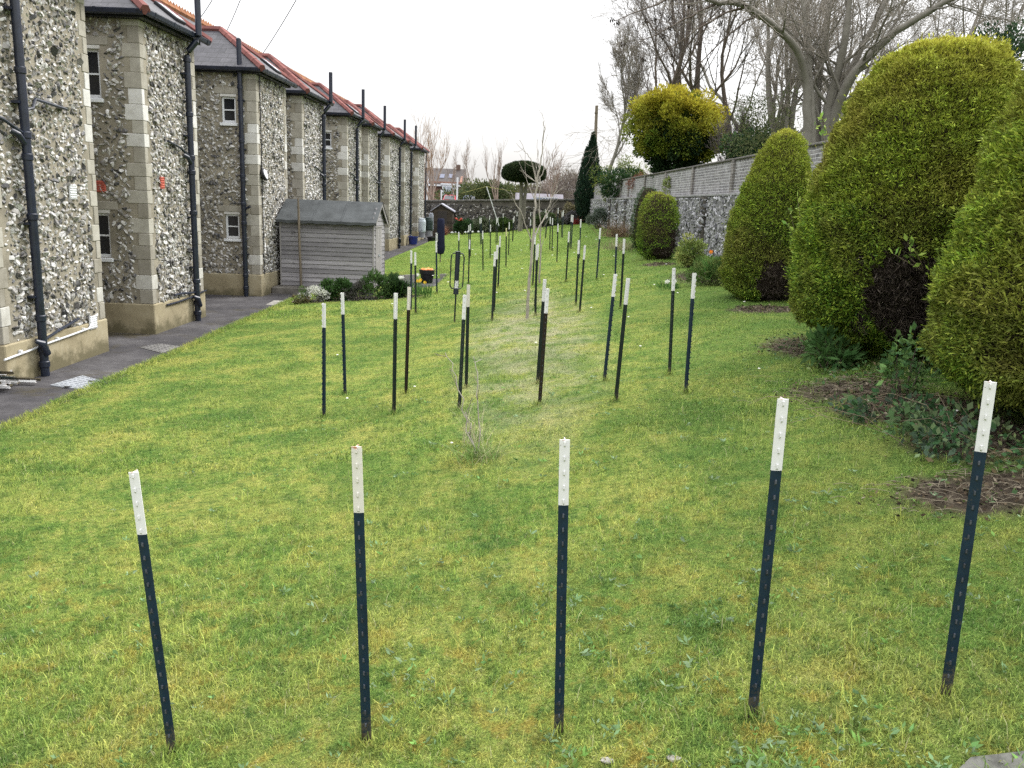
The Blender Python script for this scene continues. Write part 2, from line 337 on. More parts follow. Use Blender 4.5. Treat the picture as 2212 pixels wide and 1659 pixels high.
# paved yard beside the shed, sunk a step below the lawn
pm = MB(); pm.prism([(x, y, -.52) for x, y in PATIO], (0, 0, .1)); tag(pm.build('paved_yard', ASPH), kind='structure')
k = kerb('yard_kerb', [(PATIO[0][0], PATIO[0][1]+.05, -.42), (PATIO[1][0]+.03, PATIO[1][1]+.05, -.42), (PATIO[2][0]+.03, PATIO[2][1], -.42)], .09, -.1, .13, CONC)
tag(k, kind='structure')
# raised ground behind the walls
def bank_z(x, y): return 2.35+.05*np.sin(x*.7)*np.cos(y*.5)+np.clip(x-14, 0, 200)*.04
m = [(wx(Y)+.55, Y) for Y in (-6, 56)]
xs = np.concatenate([np.linspace(0, 12, 24), np.linspace(14, 160, 20)])
def bank():
    ys = np.linspace(-6, 180, 90); X = np.stack([xs+wx(min(y, 56))+.5 for y in ys]); Y = np.repeat(ys[:, None], len(xs), 1)
    V = np.stack([X, Y, bank_z(X, Y)], -1).reshape(-1, 3); nx = len(xs); i = (np.arange(len(ys)-1)[:, None]*nx+np.arange(nx-1)[None]).ravel()
    tag(link('bank', np_mesh('bank', V, [np.stack([i, i+1, i+1+nx, i+nx], -1)], True), GRD), kind='structure')
bank()
sheet('car_park', np.linspace(-60, 3.9, 20), np.linspace(56.5, 220, 30), lambda x, y: 1.5+.001*(y-56)+0*x, ASPH)
# ------------------------------------------------------------------ flint walls
def ico(sub):
    import bmesh
    bm = bmesh.new(); bmesh.ops.create_icosphere(bm, subdivisions=sub, radius=1.); V = np.array([v.co[:] for v in bm.verts]); F = np.array([[v.index for v in f.verts] for f in bm.faces]); bm.free(); return V, F
ICO = {1: ico(1), 2: ico(2)}
def flints(name, rects, parent, sub=1, cw=.08, ch=.052, seed=1, mat=None):
    """rects: (origin, u, v, normal, width, height, holes): irregular stones bedded in the face"""
    rng = np.random.default_rng(seed); TV, TF = ICO[sub]; T = []
    for k in range(24):
        a = TV.copy()
        for _ in range(9):                       # knapped facets: slice the lump with random planes
            nrm = rng.normal(size=3)*np.array([1, 1, .75]); nrm /= np.linalg.norm(nrm); d = a@nrm; lim = rng.uniform(.22, .75); a = a-np.outer(np.clip(d-lim, 0, None), nrm)
        a[:, 0] += rng.uniform(-.5, .5)*a[:, 1]
        T.append(a/np.abs(a[:, :2]).max()*rng.uniform(.93, 1.07, (len(a), 1)))
    T = np.array(T); VV = []
    for (o, u, v, nrm, W_, H_, holes) in rects:
        o, u, v, nrm = (np.array(q, float) for q in (o, u, v, nrm)); nr = int(H_/ch); a = []; b = []
        for r in range(nr):
            nc = max(1, int(W_/cw)); xx = (np.arange(nc)+.5+rng.uniform(-.34, .34, nc)+(.5 if r % 2 else 0)*.8)*W_/nc
            a.append(xx); b.append(np.full(nc, (r+.5)*H_/nr)+rng.uniform(-.3, .3, nc)*ch)
        a = np.concatenate(a); b = np.concatenate(b); ok = (a > .02) & (a < W_-.02) & (rng.random(len(a)) > .03)
        for (x0, x1, y0, y1) in holes: ok &= ~((a > x0-.02) & (a < x1+.02) & (b > y0-.02) & (b < y1+.02))
        a, b = a[ok], b[ok]; n = len(a); t = T[rng.integers(0, len(T), n)]; an = rng.normal(0, .8, n); s = rng.uniform(.5, 1.25, n)*cw*.64; asp = rng.uniform(.5, 1., n)
        lx = t[:, :, 0]*s[:, None]; ly = t[:, :, 1]*(s*asp)[:, None]; lz = t[:, :, 2]*(s*.62)[:, None]
        px_ = lx*np.cos(an)[:, None]-ly*np.sin(an)[:, None]; py_ = lx*np.sin(an)[:, None]+ly*np.cos(an)[:, None]
        pv = o+(a[:, None]+px_)[..., None]*u+(b[:, None]+py_)[..., None]*v+(lz+rng.uniform(-.012, .006, n)[:, None])[..., None]*nrm
        VV.append(pv.reshape(-1, 3))
    V = np.concatenate(VV); nst = len(V)//len(TV)
    F = (TF[None]+(np.arange(nst)*len(TV))[:, None, None]).reshape(-1, 3)
    return link(name, np_mesh(name, V, [F]), mat or FLINT, parent)
# ------------------------------------------------------------------ the flint terrace
FX, MX, EAVE = -6.6, -8.3, 4.72
def tile_run(mb, a, b, r, L=.33, n=6):
    a = Vector(a); b = Vector(b); d = b-a; k = max(1, int(d.length/L)); rnd = random.Random(k)
    for i in range(k):
        p = a+d*(i/k); q = a+d*((i+1.08)/k); mb.tube([p, q], [r*rnd.uniform(.98, 1.04), r*.92], n)
def facing(mb, X0, X1, y, t, z0, z1, wins):
    """side wall leaf of thickness t with openings (x0, x1, za, zb) left free"""
    if not wins: mb.box((X0, y, z0), (X1, y+t, z1)); return
    xa = min(q[0] for q in wins); xb = max(q[1] for q in wins)
    mb.box((X0, y, z0), (xa, y+t, z1)); mb.box((xb, y, z0), (X1, y+t, z1)); z = z0
    for q in sorted(wins, key=lambda q: q[2]): mb.box((xa, y, z), (xb, y+t, q[2])); z = q[3]
    mb.box((xa, y, z), (xb, y+t, z1))
def window(parent, x0, x1, y, z0, z1, ledge=True):
    """a small white casement in a side wall facing the camera"""
    f = MB(); w_ = .045
    f.box((x0, y+.05, z0), (x0+w_, y+.11, z1)); f.box((x1-w_, y+.05, z0), (x1, y+.11, z1))
    f.box((x0+w_, y+.05, z1-w_), (x1-w_, y+.11, z1)); f.box((x0+w_, y+.05, z0), (x1-w_, y+.11, z0+w_*1.3))
    zm = (z0+z1)/2; f.box((x0+w_, y+.055, zm-.014), (x1-w_, y+.105, zm+.014))
    fr = f.build('window', PVC, parent)
    MB().box((x0+w_-.004, y+.078, z0+w_), (x1-w_+.004, y+.086, z1-w_)).build('pane', GLASS, fr)
    s = MB(); s.bevbox((x0-.04, y-.05, z0-.07), (x1+.04, y+.1, z0-.004), .008); s.build('sill', PVC if ledge else QUOIN, fr)
    l = MB(); l.bevbox((x0-.16, y-.014, z1+.06), (x1+.16, y+.08, z1+.2), .008); l.box((x0-.02, y-.004, z1+.002), (x1+.02, y+.06, z1+.058)); l.build('lintel', QUOIN, fr)
def collar(mb, x, y, z, r, h=.09): mb.tube([(x, y, z-h/2), (x, y, z-h/2+.012), (x, y, z+h/2-.012), (x, y, z+h/2)], [r*1.02, r*1.24, r*1.24, r*1.02], 14, False)
def wing(n, y0, y1, label, sub, pipe_y=None, vent=5.7, wins=(), side_pipe=None, seed=1, near_quoin=True):
    zb = float(pz((y0+y1)/2)); zp = zb+.52; g = empty('flint_house', (FX, (y0+y1)/2, zb), None, None)
    tag(g, label, 'house', 'wings of the flint terrace'); inv = Matrix.Translation(-Vector(g.location))
    kids = []
    m = MB(); m.box((MX-.2, y0+.12, zb), (FX-.002, y1, EAVE)); facing(m, MX, FX-.002, y0, .118, zp, EAVE, wins); kids.append(m.build('wall', MORTAR, g))
    q = .21
    rects = [((FX, y0, zp), (0, 1, 0), (0, 0, 1), (1, 0, 0), y1-y0, EAVE-zp, [(0, q, 0, 9), (y1-y0-q, 9, 0, 9)])]
    W_ = FX-MX; hol = [(W_-.26, W_, 0, 9)]+[(a-MX-.05, b-MX+.05, c-zp-.08, d-zp+.07) for a, b, c, d in wins]+[(a-MX-.16, b-MX+.16, d-zp+.05, d-zp+.2) for a, b, c, d in wins]
    kids.append(flints('flint_facing', rects, g, sub, seed=seed))
    kids.append(flints('flint_facing', [((MX, y0, zp), (1, 0, 0), (0, 0, 1), (0, -1, 0), W_, EAVE-zp, hol)], g, sub, seed=seed+50, cw=.098, ch=.064))
    m = MB(); m.bevbox((MX, y0-.03, zb-.12), (FX+.035, y1+.03, zp), .015); kids.append(m.build('plinth', RENDER, g))
    rnd = random.Random(seed)
    for corner in (0, 1):
        m = MB(); z = zp+.002; k = 0
        while z < EAVE-.02:
            h = min(rnd.uniform(.21, .27), EAVE-z); a = (.19 if k % 2 else .11)+rnd.uniform(-.02, .03); b = (.19 if k % 2 == 0 else .3)+rnd.uniform(-.02, .04)
            e = rnd.uniform(.006, .014)
            if corner == 0: m.bevbox((FX-b, y0-e, z+.004), (FX+e, y0+a, z+h-.003), .006)
            else: m.bevbox((FX-b, y1-a, z+.004), (FX+e, y1+e, z+h-.003), .006)
            z += h; k += 1
        kids.append(m.build('quoins', QUOIN, g))
    # roof
    o = .24; ze = EAVE+.1; hw = (y1-y0)/2+o; ym = (y0+y1)/2; zr = ze+hw*.73; xa = FX+o-hw; xe = -9.4
    P = [(FX+o, y0-o, ze), (FX+o, y1+o, ze), (xa, ym, zr), (xe, ym, zr), (xe, y0-o, ze), (xe, y1+o, ze)]
    m = MB(); m.add(P, [(0, 1, 2), (4, 0, 2, 3), (1, 5, 3, 2), (0, 4, 5, 1)]); kids.append(m.build('roof', SLATE, g)); roof = kids[-1]
    m = MB(); tile_run(m, P[0], P[2], .085); tile_run(m, P[1], P[2], .085); tile_run(m, (xa, ym, zr+.01), (xe, ym, zr+.01), .085); t_ = m.build('ridge_tiles', REDTILE, roof); kids.append(t_)
    if n in (2, 3, 5):
        m = MB(); a = Vector(P[0]).lerp(Vector(P[1]), .72); up = (Vector(P[2])-Vector(P[0]).lerp(Vector(P[1]), .5)).normalized(); nrm = Vector((0, 1, 0)).cross(up)*-1
        if nrm.x < 0: nrm = -nrm
        M = Matrix.Translation(a+up*.3+nrm*.02)@Matrix(((0, up.x, nrm.x), (1, up.y, nrm.y), (0, up.z, nrm.z))).to_4x4()
        m.bevbox((-.2, 0, -.02), (.2, .5, .04), .01, M); sk = m.build('skylight', BLACKP, roof); kids.append(sk)
        m = MB(); m.box((-.16, .04, .041), (.16, .46, .046), M); kids.append(m.build('pane', plain('pale sky glass', (.5, .55, .62), .08, .05), roof))  # whitish sky glint painted into the pane's base colour
    m = MB()                                                             # gutter with its fascia, round three sides
    prof = [(0, .0), (.03, -.055), (.075, -.075), (.115, -.055), (.13, 0), (.13, .015), (.0, .015)]
    for (A, B, nx, ny) in (((FX+.15, y0-.2), (FX+.15, y1+.2), 1, 0), ((MX+.1, y0-.15), (FX+.2, y0-.15), 0, -1)):
        m.prism([(A[0]+nx*a, A[1]+ny*a, ze+b) for a, b in prof], (B[0]-A[0], B[1]-A[1], 0))
        L = math.hypot(B[0]-A[0], B[1]-A[1])
        for s in np.arange(.25, L, .75):
            ux, uy = (B[0]-A[0])/L, (B[1]-A[1])/L; c = (A[0]+ux*s, A[1]+uy*s)
            m.prism([(c[0]+nx*(a*1.06-.003), c[1]+ny*(a*1.06-.003), ze+b*1.12+.004) for a, b in prof], (ux*.05, uy*.05, 0))
    kids.append(m.build('gutter', IRON, g))
    m = MB(); m.box((FX+.016, y0-.016, ze-.1), (FX+.14, y1+.016, ze-.018)); m.box((MX, y0-.14, ze-.1), (FX+.14, y0-.017, ze-.0185)); kids.append(m.build('fascia', BLACKP, g))
    if pipe_y:
        m = MB(); x = FX+.11; r = .056
        if vent: m.tube([(x, pipe_y, zb), (x, pipe_y, EAVE-.28), (x+.03, pipe_y, EAVE-.2), (x+.17, pipe_y+.05, EAVE-.02), (x+.21, pipe_y+.06, EAVE+.08), (x+.21, pipe_y+.06, vent)], r, 14)
        else: m.tube([(x, pipe_y, zb), (x, pipe_y, EAVE)], .036, 12)
        for z in ((zb+.16, zb+.36, zb+.78, 1.6, 2.35, 2.62, 3.4, EAVE-.36) if vent else (.4, 2, 3.5)): collar(m, x, pipe_y, z, r if vent else .036)
        if vent:
            for z in (.55, 1.5, 3.0, 4.1): m.box((FX+.01, pipe_y-.09, z), (x, pipe_y+.09, z+.03))
            m.tube([(x, pipe_y-.04, 2.52), (x, pipe_y-.16, 2.62), (x-.06, pipe_y-.2, 2.66)], .04, 10); m.tube([(x+.05, pipe_y, zb+.3), (x+.05, pipe_y-.1, zb+.46), (x, pipe_y-.16, zb+.5)], [.05, .05, .03], 10)
            m.tube([(x, pipe_y, 2.62), (FX+.05, pipe_y-.35, 2.78), (FX+.05, pipe_y-.85, 2.86)], .022, 8)
        kids.append(m.build('soil_pipe' if vent else 'downpipe', IRON, g, True))
    if side_pipe:
        m = MB(); x, y, zt = side_pipe; m.tube([(x, y, zb), (x, y, zt)], .056, 14); m.tube([(x, y, zt), (x, y, zt+.03)], [.062, .05], 14)
        for z in (zb+.2, zb+.5, 1.3, 1.75, 2.4, 3.2, 4.4, 4.75): collar(m, x, y, z, .056)
        for z in (.55, 1.5, 3.0, 4.1): m.box((x-.08, y, z), (x+.08, y0+.03, z+.03))
        m.tube([(x, y, 1.62), (x+.16, y-.02, 1.7)], .03, 8); kids.append(m.build('soil_pipe', IRON, g, True))
    for a, b, c, d in wins: window(g, a, b, y0, c, d, n != 99)
    for o_ in list(g.children): o_.matrix_parent_inverse = inv
    return g
def wing_part(g, mb, name, mat, smooth=False, parent=None):
    o = mb.build(name, mat, parent or g, smooth); 
    o.matrix_parent_inverse = Matrix.Translation(-Vector(g.location)) if not parent else Matrix.Identity(4)
    return o
def grille(mb, y, z, w_, h, x=FX+.03, n=6):
    mb.box((x-.02, y-w_/2, z-h/2), (x, y+w_/2, z+h/2))
    for k in range(n): zz = z-h/2+(k+.5)*h/n; mb.add([(x, y-w_/2+.01, zz-h/n*.3), (x, y+w_/2-.01, zz-h/n*.3), (x+.012, y+w_/2-.01, zz+h/n*.2), (x+.012, y-w_/2+.01, zz+h/n*.2), (x, y+w_/2-.01, zz+h/n*.34), (x, y-w_/2+.01, zz+h/n*.34)], [(0, 1, 2, 3), (3, 2, 4, 5)])
W1 = wing(1, 10.2, 12.72, 'nearest flint house wing with a white conduit along its plinth', 2, 10.86, 6.4, seed=3)
m = MB(); grille(m, 12.04, 1.93, .17, .2); wing_part(W1, m, 'air_vent', WHITE)
m = MB(); grille(m, 12.3, .02, .2, .19, FX+.055); wing_part(W1, m, 'air_vent', WHITE)
m = MB(); pts = [(FX+.06, y, z) for y, z in ((10.1, -.15), (10.7, -.12), (10.95, -.1), (11.6, -.075), (12.15, -.05), (12.2, .0))]; m.tube(pts, .014, 8)
for y in (10.45, 11.3, 12.0): m.box((FX+.036, y-.02, -.14+.04*(y-10.1)), (FX+.075, y+.02, -.1+.04*(y-10.1)))
wing_part(W1, m, 'conduit', WHITE, True)
m = MB(); m.tube([(FX+.11, 10.9, 2.93), (FX+.12, 11.05, 2.97), (FX+.12, 11.1, 3.06), (FX+.1, 11.15, 3.09), (FX+.06, 11.95, 3.05)], .022, 8); wing_part(W1, m, 'waste_pipe', IRON, True); m = MB(); m.tube([(FX+.11, 10.9, -.02), (FX+.06, 11.3, .03), (FX+.05, 11.9, .13)], .02, 8); wing_part(W1, m, 'waste_pipe', IRON, True)
W2 = wing(2, 14.42, 16.68, 'flint house wing with red air bricks, second from the camera', 2, 16.1, 6.2, [(-7.72, -7.28, 3.46, 4.24), (-7.72, -7.28, .82, 1.58)], seed=5)
m = MB(); grille(m, 14.99, 2.13, .15, .2, FX+.03, 5); wing_part(W2, m, 'air_brick', TERRA)
m = MB(); m.box((-7.5, 14.40, 1.93), (-7.3, 14.425, 2.12)); [m.box((-7.5+.02, 14.385, 1.95+.035*k), (-7.32, 14.4, 1.967+.035*k)) for k in range(5)]; wing_part(W2, m, 'air_brick', TERRA)
m = MB(); m.tube([(FX+.1, 16.1, .08), (FX+.06, 15.5, .12), (FX+.05, 15.2, .12)], .022, 8); wing_part(W2, m, 'waste_pipe', IRON, True); m = MB(); m.tube([(FX+.1, 16.1, .02), (FX+.06, 15.3, -.02), (FX+.06, 14.85, -.02)], .018, 8); m.tube([(FX+.1, 16.1, .04), (FX+.06, 16.7, .06)], .016, 8); wing_part(W2, m, 'waste_pipe', IRON, True)
W3 = wing(3, 20.3, 22.7, 'flint house wing beside the shed with a round wall lamp and two white windows', 1, None, 0, [(-7.42, -7.08, 3.61, 4.2), (-7.42, -7.08, .92, 1.5)], (-6.93, 20.2, 5.45), seed=7)
m = MB(); m.lathe([(.13, -.03), (.145, -.02), (.145, .03), (.13, .045)], (0, 0, 0), 24); M = Matrix.Translation((FX+.07, 20.55, 2.46))@Matrix.Rotation(R_(75), 4, 'Y'); m.v = [tuple(M@Vector(v)) for v in m.v]; lamp_ = wing_part(W3, m, 'wall_lamp', BLACKP, True)
m = MB(); m.lathe([(.12, .046), (.115, .055), (.05, .065)], (0, 0, 0), 24); m.v = [tuple(M@Vector(v)) for v in m.v]; wing_part(W3, m, 'lamp_cover', WHITE, True, lamp_)
m = MB(); m.tube([(FX+.03, 20.52, -.0), (FX+.03, 20.52, 4.7)], .012, 6); wing_part(W3, m, 'cable', BLACKP)
W4 = wing(4, 24.24, 26.76, 'flint house wing just beyond the shed, fourth from the camera', 1, 26.3, 5.66, seed=9)
W5 = wing(5, 30.0, 32.45, 'flint house wing with one small white upper side window, fifth from the camera', 1, 31.2, 5.8, [(-7.5, -7.14, 3.68, 4.2)], seed=11)
W6 = wing(6, 33.8, 35.8, 'narrow flint house wing with its pipe at the far corner, sixth from the camera', 1, 35.65, 5.73, seed=13)
W7 = wing(7, 38.7, 41.9, 'wide flint house wing, third from the far end of the terrace', 1, 41.1, 5.71, seed=15)
W8 = wing(8, 43.2, 45.0, 'flint house wing with a blue pot at its foot, last but one', 1, 44.9, 5.77, seed=17)
W9 = wing(9, 48.4, 51.0, 'last flint house wing, with a thin black downpipe and water butts beside it', 1, 50.95, 0, seed=19)
m = MB(); m.lathe([(.15, 0), (.15, .05), (.1, .07)], (0, 0, 0), 20); M = Matrix.Translation((-7.05, 48.36, 1.35))@Matrix.Rotation(R_(90), 4, 'X'); m.v = [tuple(M@Vector(v)) for v in m.v]; wing_part(W9, m, 'wall_lamp', WHITE, True)
# the long range behind the wings
g = empty('terrace_range', (-10, 28, -.4), 'long main range behind the flint wings with sawtooth orange ridge tiles', 'building')
m = MB(); m.box((-13.8, 4, -.5), (MX-.21, 52, 4.6)); wl = m.build('wall', mortar_mat('far flint facing', (.27, .25, .22)), g)
m = MB(); m.prism([(-8.0, 3.8, 4.78), (-11, 3.8, 7.27), (-14.1, 3.8, 4.78)], (0, 48.4, 0)); rf = m.build('roof', SLATE, g)
m = MB(); tile_run(m, (-11, 4, 7.29), (-11, 52, 7.29), .12, .42)
for y in np.arange(4.1, 52, .21): m.add([(-11.02, y, 7.4), (-10.98, y, 7.4), (-10.98, y+.2, 7.4), (-11.02, y+.2, 7.4), (-11.01, y+.1, 7.5), (-10.99, y+.1, 7.5)], [(0, 1, 5, 4), (1, 2, 5), (2, 3, 4, 5), (3, 0, 4)])
m.build('ridge_tiles', ORTILE, rf)
for o_ in list(g.children): o_.matrix_parent_inverse = Matrix.Translation(-Vector(g.location))
# things let into the path
def cover(name, px, label, cat, mat, ribs, dz):
    P = [Vector(on_z(x, y, float(pz(12))+.0)) for x, y in px]; 
    for p in P: p.z = float(pz(p.y))+.006
    m = MB(); m.prism([p-Vector((0, 0, .03)) for p in P], (0, 0, .03+dz)); o = m.build(name, mat); tag(o, label, cat)
    r = MB()
    for k in range(ribs):
        a = P[0].lerp(P[1], (k+.5)/ribs); b = P[3].lerp(P[2], (k+.5)/ribs); d = (b-a).normalized()
        for s in range(5):
            p = a.lerp(b, .05+s*.18); q = a.lerp(b, .05+s*.18+.13); r.tube([p+Vector((0, 0, dz+.001)), q+Vector((0, 0, dz+.001))], .008, 4)
    r.build('rib', mat, o); return o
GALV = plain('galvanised steel', (.34, .36, .39), .45, .2, 7, .1, .5, .2); 
c1 = cover('manhole_cover', ((108, 832), (178, 812), (231, 826), (185, 842)), 'pale galvanised manhole cover with ribs in the path beside the nearest wing', 'manhole cover', GALV, 7, .008)
h = MB(); [h.lathe([(.05, .01), (.05, .012)], (x, y, float(pz(y))+.006), 12) for x, y in ((-5.85, 10.25), (-5.72, 10.6))]; h.build('lifting_eye', BLACKP, c1)
cover('manhole_cover', ((303, 752), (345, 744), (388, 750), (350, 764)), 'dull grey manhole cover with a criss-cross pattern between the first two wings', 'manhole cover', plain('dull iron cover', (.15, .145, .14), .7, .35, 12), 6, .004)
P = [on_z(x, y, -.43) for x, y in ((574, 656), (592, 647), (632, 648), (622, 658))]; m = MB(); m.prism([(p[0], p[1], float(pz(p[1]))-.02) for p in P], (0, 0, .03)); tag(m.build('paving_slab', CONC), 'mossy grey slab lying in the path at the foot of the shed bed', 'paving slab')
# ------------------------------------------------------------------ the grey shed on its slab
sb = MB(); sb.bevbox((-6.55, 20.98, -.6), (-3.98, 23.55, -.285), .02); tag(sb.build('shed_base', plain('mossy concrete base', (.12, .112, .1), .95, .45, 4, .6, .1, detail=8)), 'dark mossy concrete base slab under the grey shed', 'slab')
g = empty('garden_shed', (-5.25, 22.3, -.283), 'weathered grey wooden garden shed with a felt roof and double doors', 'shed')
SX0, SX1, SY0, SY1, SZ0, SE, SRZ = -6.46, -4.06, 21.5, 23.1, -.28, 1.42, 1.86
m = MB(); m.box((SX0+.03, SY0+.03, SZ0), (SX1-.03, SY1-.03, SE))
bh = (SE-SZ0)/15
for k in range(15):
    z = SZ0+k*bh; m.add([(SX0, SY0-.012, z+.004), (SX1, SY0-.012, z+.004), (SX1, SY0+.006, z+bh), (SX0, SY0+.006, z+bh), (SX0, SY0+.03, z+.004), (SX1, SY0+.03, z+.004), (SX1, SY0+.03, z+bh), (SX0, SY0+.03, z+bh)], [(0, 1, 2, 3), (0, 4, 5, 1), (3, 2, 6, 7), (0, 3, 7, 4), (1, 5, 6, 2)])
m.build('wall', SHEDW, g)
m = MB(); yA, yB = 21.78, 22.62
for k in range(18):
    z = SZ0+k*bh; z2 = min(z+bh, 99)
    for (a, b) in (((SY0, yA), (yB, SY1)) if z < 1.3 else ((SY0, SY1),)):
        if z > SE-.02:
            f = (z-SE)/(SRZ-SE); a, b = SY0+.8*f+.04, SY1-.8*f-.04
            if b-a < .1: continue
        m.add([(SX1+.012, a, z+.004), (SX1+.012, b, z+.004), (SX1-.006, b, z2), (SX1-.006, a, z2), (SX1-.03, a, z+.004), (SX1-.03, b, z+.004), (SX1-.03, b, z2), (SX1-.03, a, z2)], [(0, 1, 2, 3), (0, 4, 5, 1), (3, 2, 6, 7), (0, 3, 7, 4), (1, 5, 6, 2)])
m.build('gable_end', SHEDW, g)
for (a, b) in ((yA, 22.19), (22.21, yB)):
    m = MB()
    for k in range(3): m.box((SX1-.028, a+(b-a)*k/3+.003, SZ0+.05), (SX1+.014, a+(b-a)*(k+1)/3-.003, 1.26))
    d = m.build('door', SHEDV, g)
    h = MB(); yy = 22.16 if a == yA else 22.24; h.box((SX1+.014, yy-.02, .5), (SX1+.03, yy+.02, .56)); h.tube([(SX1+.03, yy, .53), (SX1+.05, yy+(.09 if a != yA else -.05), .52)], .008, 6); h.build('latch', GALV, d)
m = MB()
for (x, y) in ((SX0-.006, SY0-.016), (SX1-.02, SY0-.016), (SX1-.02, SY1-.02)): MB().box((x, y, SZ0), (x+.036, y+.036, SE-.012)).build('corner_trim', SHEDV, g)
m.box((SX1+.002, yA-.03, 1.262), (SX1+.03, yB+.03, 1.3)); m.build('door_head', SHEDV, g)
ov = .13; m = MB()
for s in (-1, 1):
    ym = (SY0+SY1)/2; ye = ym+s*(.8+ov); ze_ = SE-.05; a, b = (SX0-.05, ym, SRZ+.04), (SX0-.05, ye, ze_)
    nn = 24; vs = []; 
    for k in range(nn+1):
        x = SX0-.06+(SX1-SX0+.16)*k/nn; w_ = .012*math.sin(k*1.7)
        vs += [(x, ym, SRZ+.045), (x, ym+s*.45, (SRZ+ze_)/2+.03+w_*.4), (x, ye, ze_+.02+w_*.3), (x, ye, ze_-.05+w_)]
    m.add(vs, [(4*k+j, 4*k+j+1, 4*k+5+j, 4*k+4+j) for k in range(nn) for j in range(3)])
    for x in (-5.62, -4.88): m.add([(x, ym, SRZ+.052), (x+.03, ym, SRZ+.052), (x+.03, ye, ze_+.03), (x, ye, ze_+.03)], [(0, 1, 2, 3)])
rf = m.build('roof', FELT, g)
m = MB()
for s in (-1, 1):
    ym = 22.3; ye = ym+s*(.8+ov); m.prism([(SX1+.06, ym, SRZ+.03), (SX1+.06, ye, SE-.07), (SX1+.06, ye, SE-.15), (SX1+.06, ym, SRZ-.06)], (.025, 0, 0))
m.build('barge_board', SHEDV, rf)
for o_ in list(g.children): o_.matrix_parent_inverse = Matrix.Translation(-Vector(g.location))
# rough pole leaning up in front of the shed
a = Vector(at(651, 620, 21.3)); b = Vector(at(643.5, 428, 21.3)); m = MB(); d = (b-a); rnd = random.Random(4)
m.tube([a-d*.12]+[a+d*f+Vector((rnd.uniform(-.006, .006), 0, 0)) for f in (0, .12, .25, .4, .55, .7, .85, 1)], [.033, .034, .033, .034, .032, .033, .031, .03, .022], 8)
tag(m.build('wooden_pole', OLDPOST), 'rough thin wooden pole standing in front of the long side of the grey shed', 'pole')
m = MB(); p = on_z(640, 655, -.37); q = on_z(672, 643, -.36); a, b = Vector(p), Vector(q); n_ = Vector((-(b-a).y, (b-a).x, 0)).normalized()*.1; m.prism([a-Vector((0, 0, .12)), b-Vector((0, 0, .12)), b+n_-Vector((0, 0, .12)), a+n_-Vector((0, 0, .12))], (0, 0, .16)); tag(m.build('timber_edging', plain('bleached timber', (.3, .26, .19), .9, .3, 8)), 'short bleached timber edging at the left end of the shed flower bed', 'timber')
# ------------------------------------------------------------------ the metal posts (tip x, y and foot x, y in the photo)
POSTS = [(288, 1020, 372, 1625), (770, 965, 792, 1603), (1220, 950, 1207, 1583), (1692, 862, 1625, 1550), (2140, 825, 2043, 1500), (697, 655, 697, 900), (737, 632, 743, 852), (855, 633, 851, 893), (884, 620, 877, 850), (1004, 637, 992, 885), (1012, 615, 1007, 838), (1177, 603, 1161, 828), (1183, 623, 1165.5, 874), (1332, 592, 1308, 822), (1357, 601, 1330, 865), (1456, 579, 1446, 809), (1503, 590, 1484, 847), (887, 541, 886, 672), (897, 545, 898, 678.5), (941, 521, 942.5, 635), (990.1, 500.9, 990.5, 587.8), (1014.7, 517.7, 1011.6, 614.7), (1016.1, 483.6, 1016.1, 554.2), (1012, 486.5, 1012, 556.4), (1036.7, 470.9, 1037.6, 530), (1038.7, 470.2, 1039.4, 527.3), (1042.7, 498.6, 1043.4, 584.4), (1057.3, 465.7, 1055.7, 509.8), (1059.7, 485.2, 1058.6, 558), (1072.5, 472.4, 1071.2, 528.4), (1075.6, 469.1, 1074.1, 525.1), (1080.4, 510.1, 1075.9, 621.8), (1074.8, 529.5, 1066.7, 672.9), (1069.2, 543.7, 1062.9, 693.1), (1087.1, 461.2, 1086.2, 506.7), (1093.8, 492.6, 1092.9, 577.3), (1100.1, 480.3, 1098.7, 550.8), (1109.5, 470.2, 1106.6, 522.8), (1111, 466.8, 1107.7, 520.6), (1117.1, 457.6, 1114.8, 503.8), (1146.4, 457.9, 1145.8, 502.7), (1146.2, 474, 1145.1, 540.7), (1156.5, 503.8, 1150.7, 616.9), (1159.9, 529.5, 1156.5, 681.9), (1162.6, 526.6, 1155.2, 666.2), (1178.5, 451.1, 1174.9, 493.7), (1180.9, 460.1, 1178.2, 516.1), (1182.9, 459.7, 1179.1, 512.7), (1188.8, 468.4, 1187.6, 539.6), (1193.7, 471.3, 1192.4, 542.3), (1206.7, 449.3, 1204, 504.9), (1205.6, 483.2, 1202.9, 566.5), (1214.5, 457.4, 1212.3, 512.7), (1217.9, 454.5, 1215.4, 513.9), (1234.7, 463.9, 1230.9, 535.1), (1238.7, 464.6, 1234.2, 537.8), (1229.1, 500.4, 1222.4, 609.1), (1250.6, 518.8, 1243.9, 659.5), (1263.6, 530, 1252.2, 674.5), (1255.7, 473.5, 1252.2, 558.7), (1298.1, 492.6, 1289.8, 604.6), (1333.7, 505.6, 1329, 632.6), (1348.5, 515.7, 1340, 666.6)]

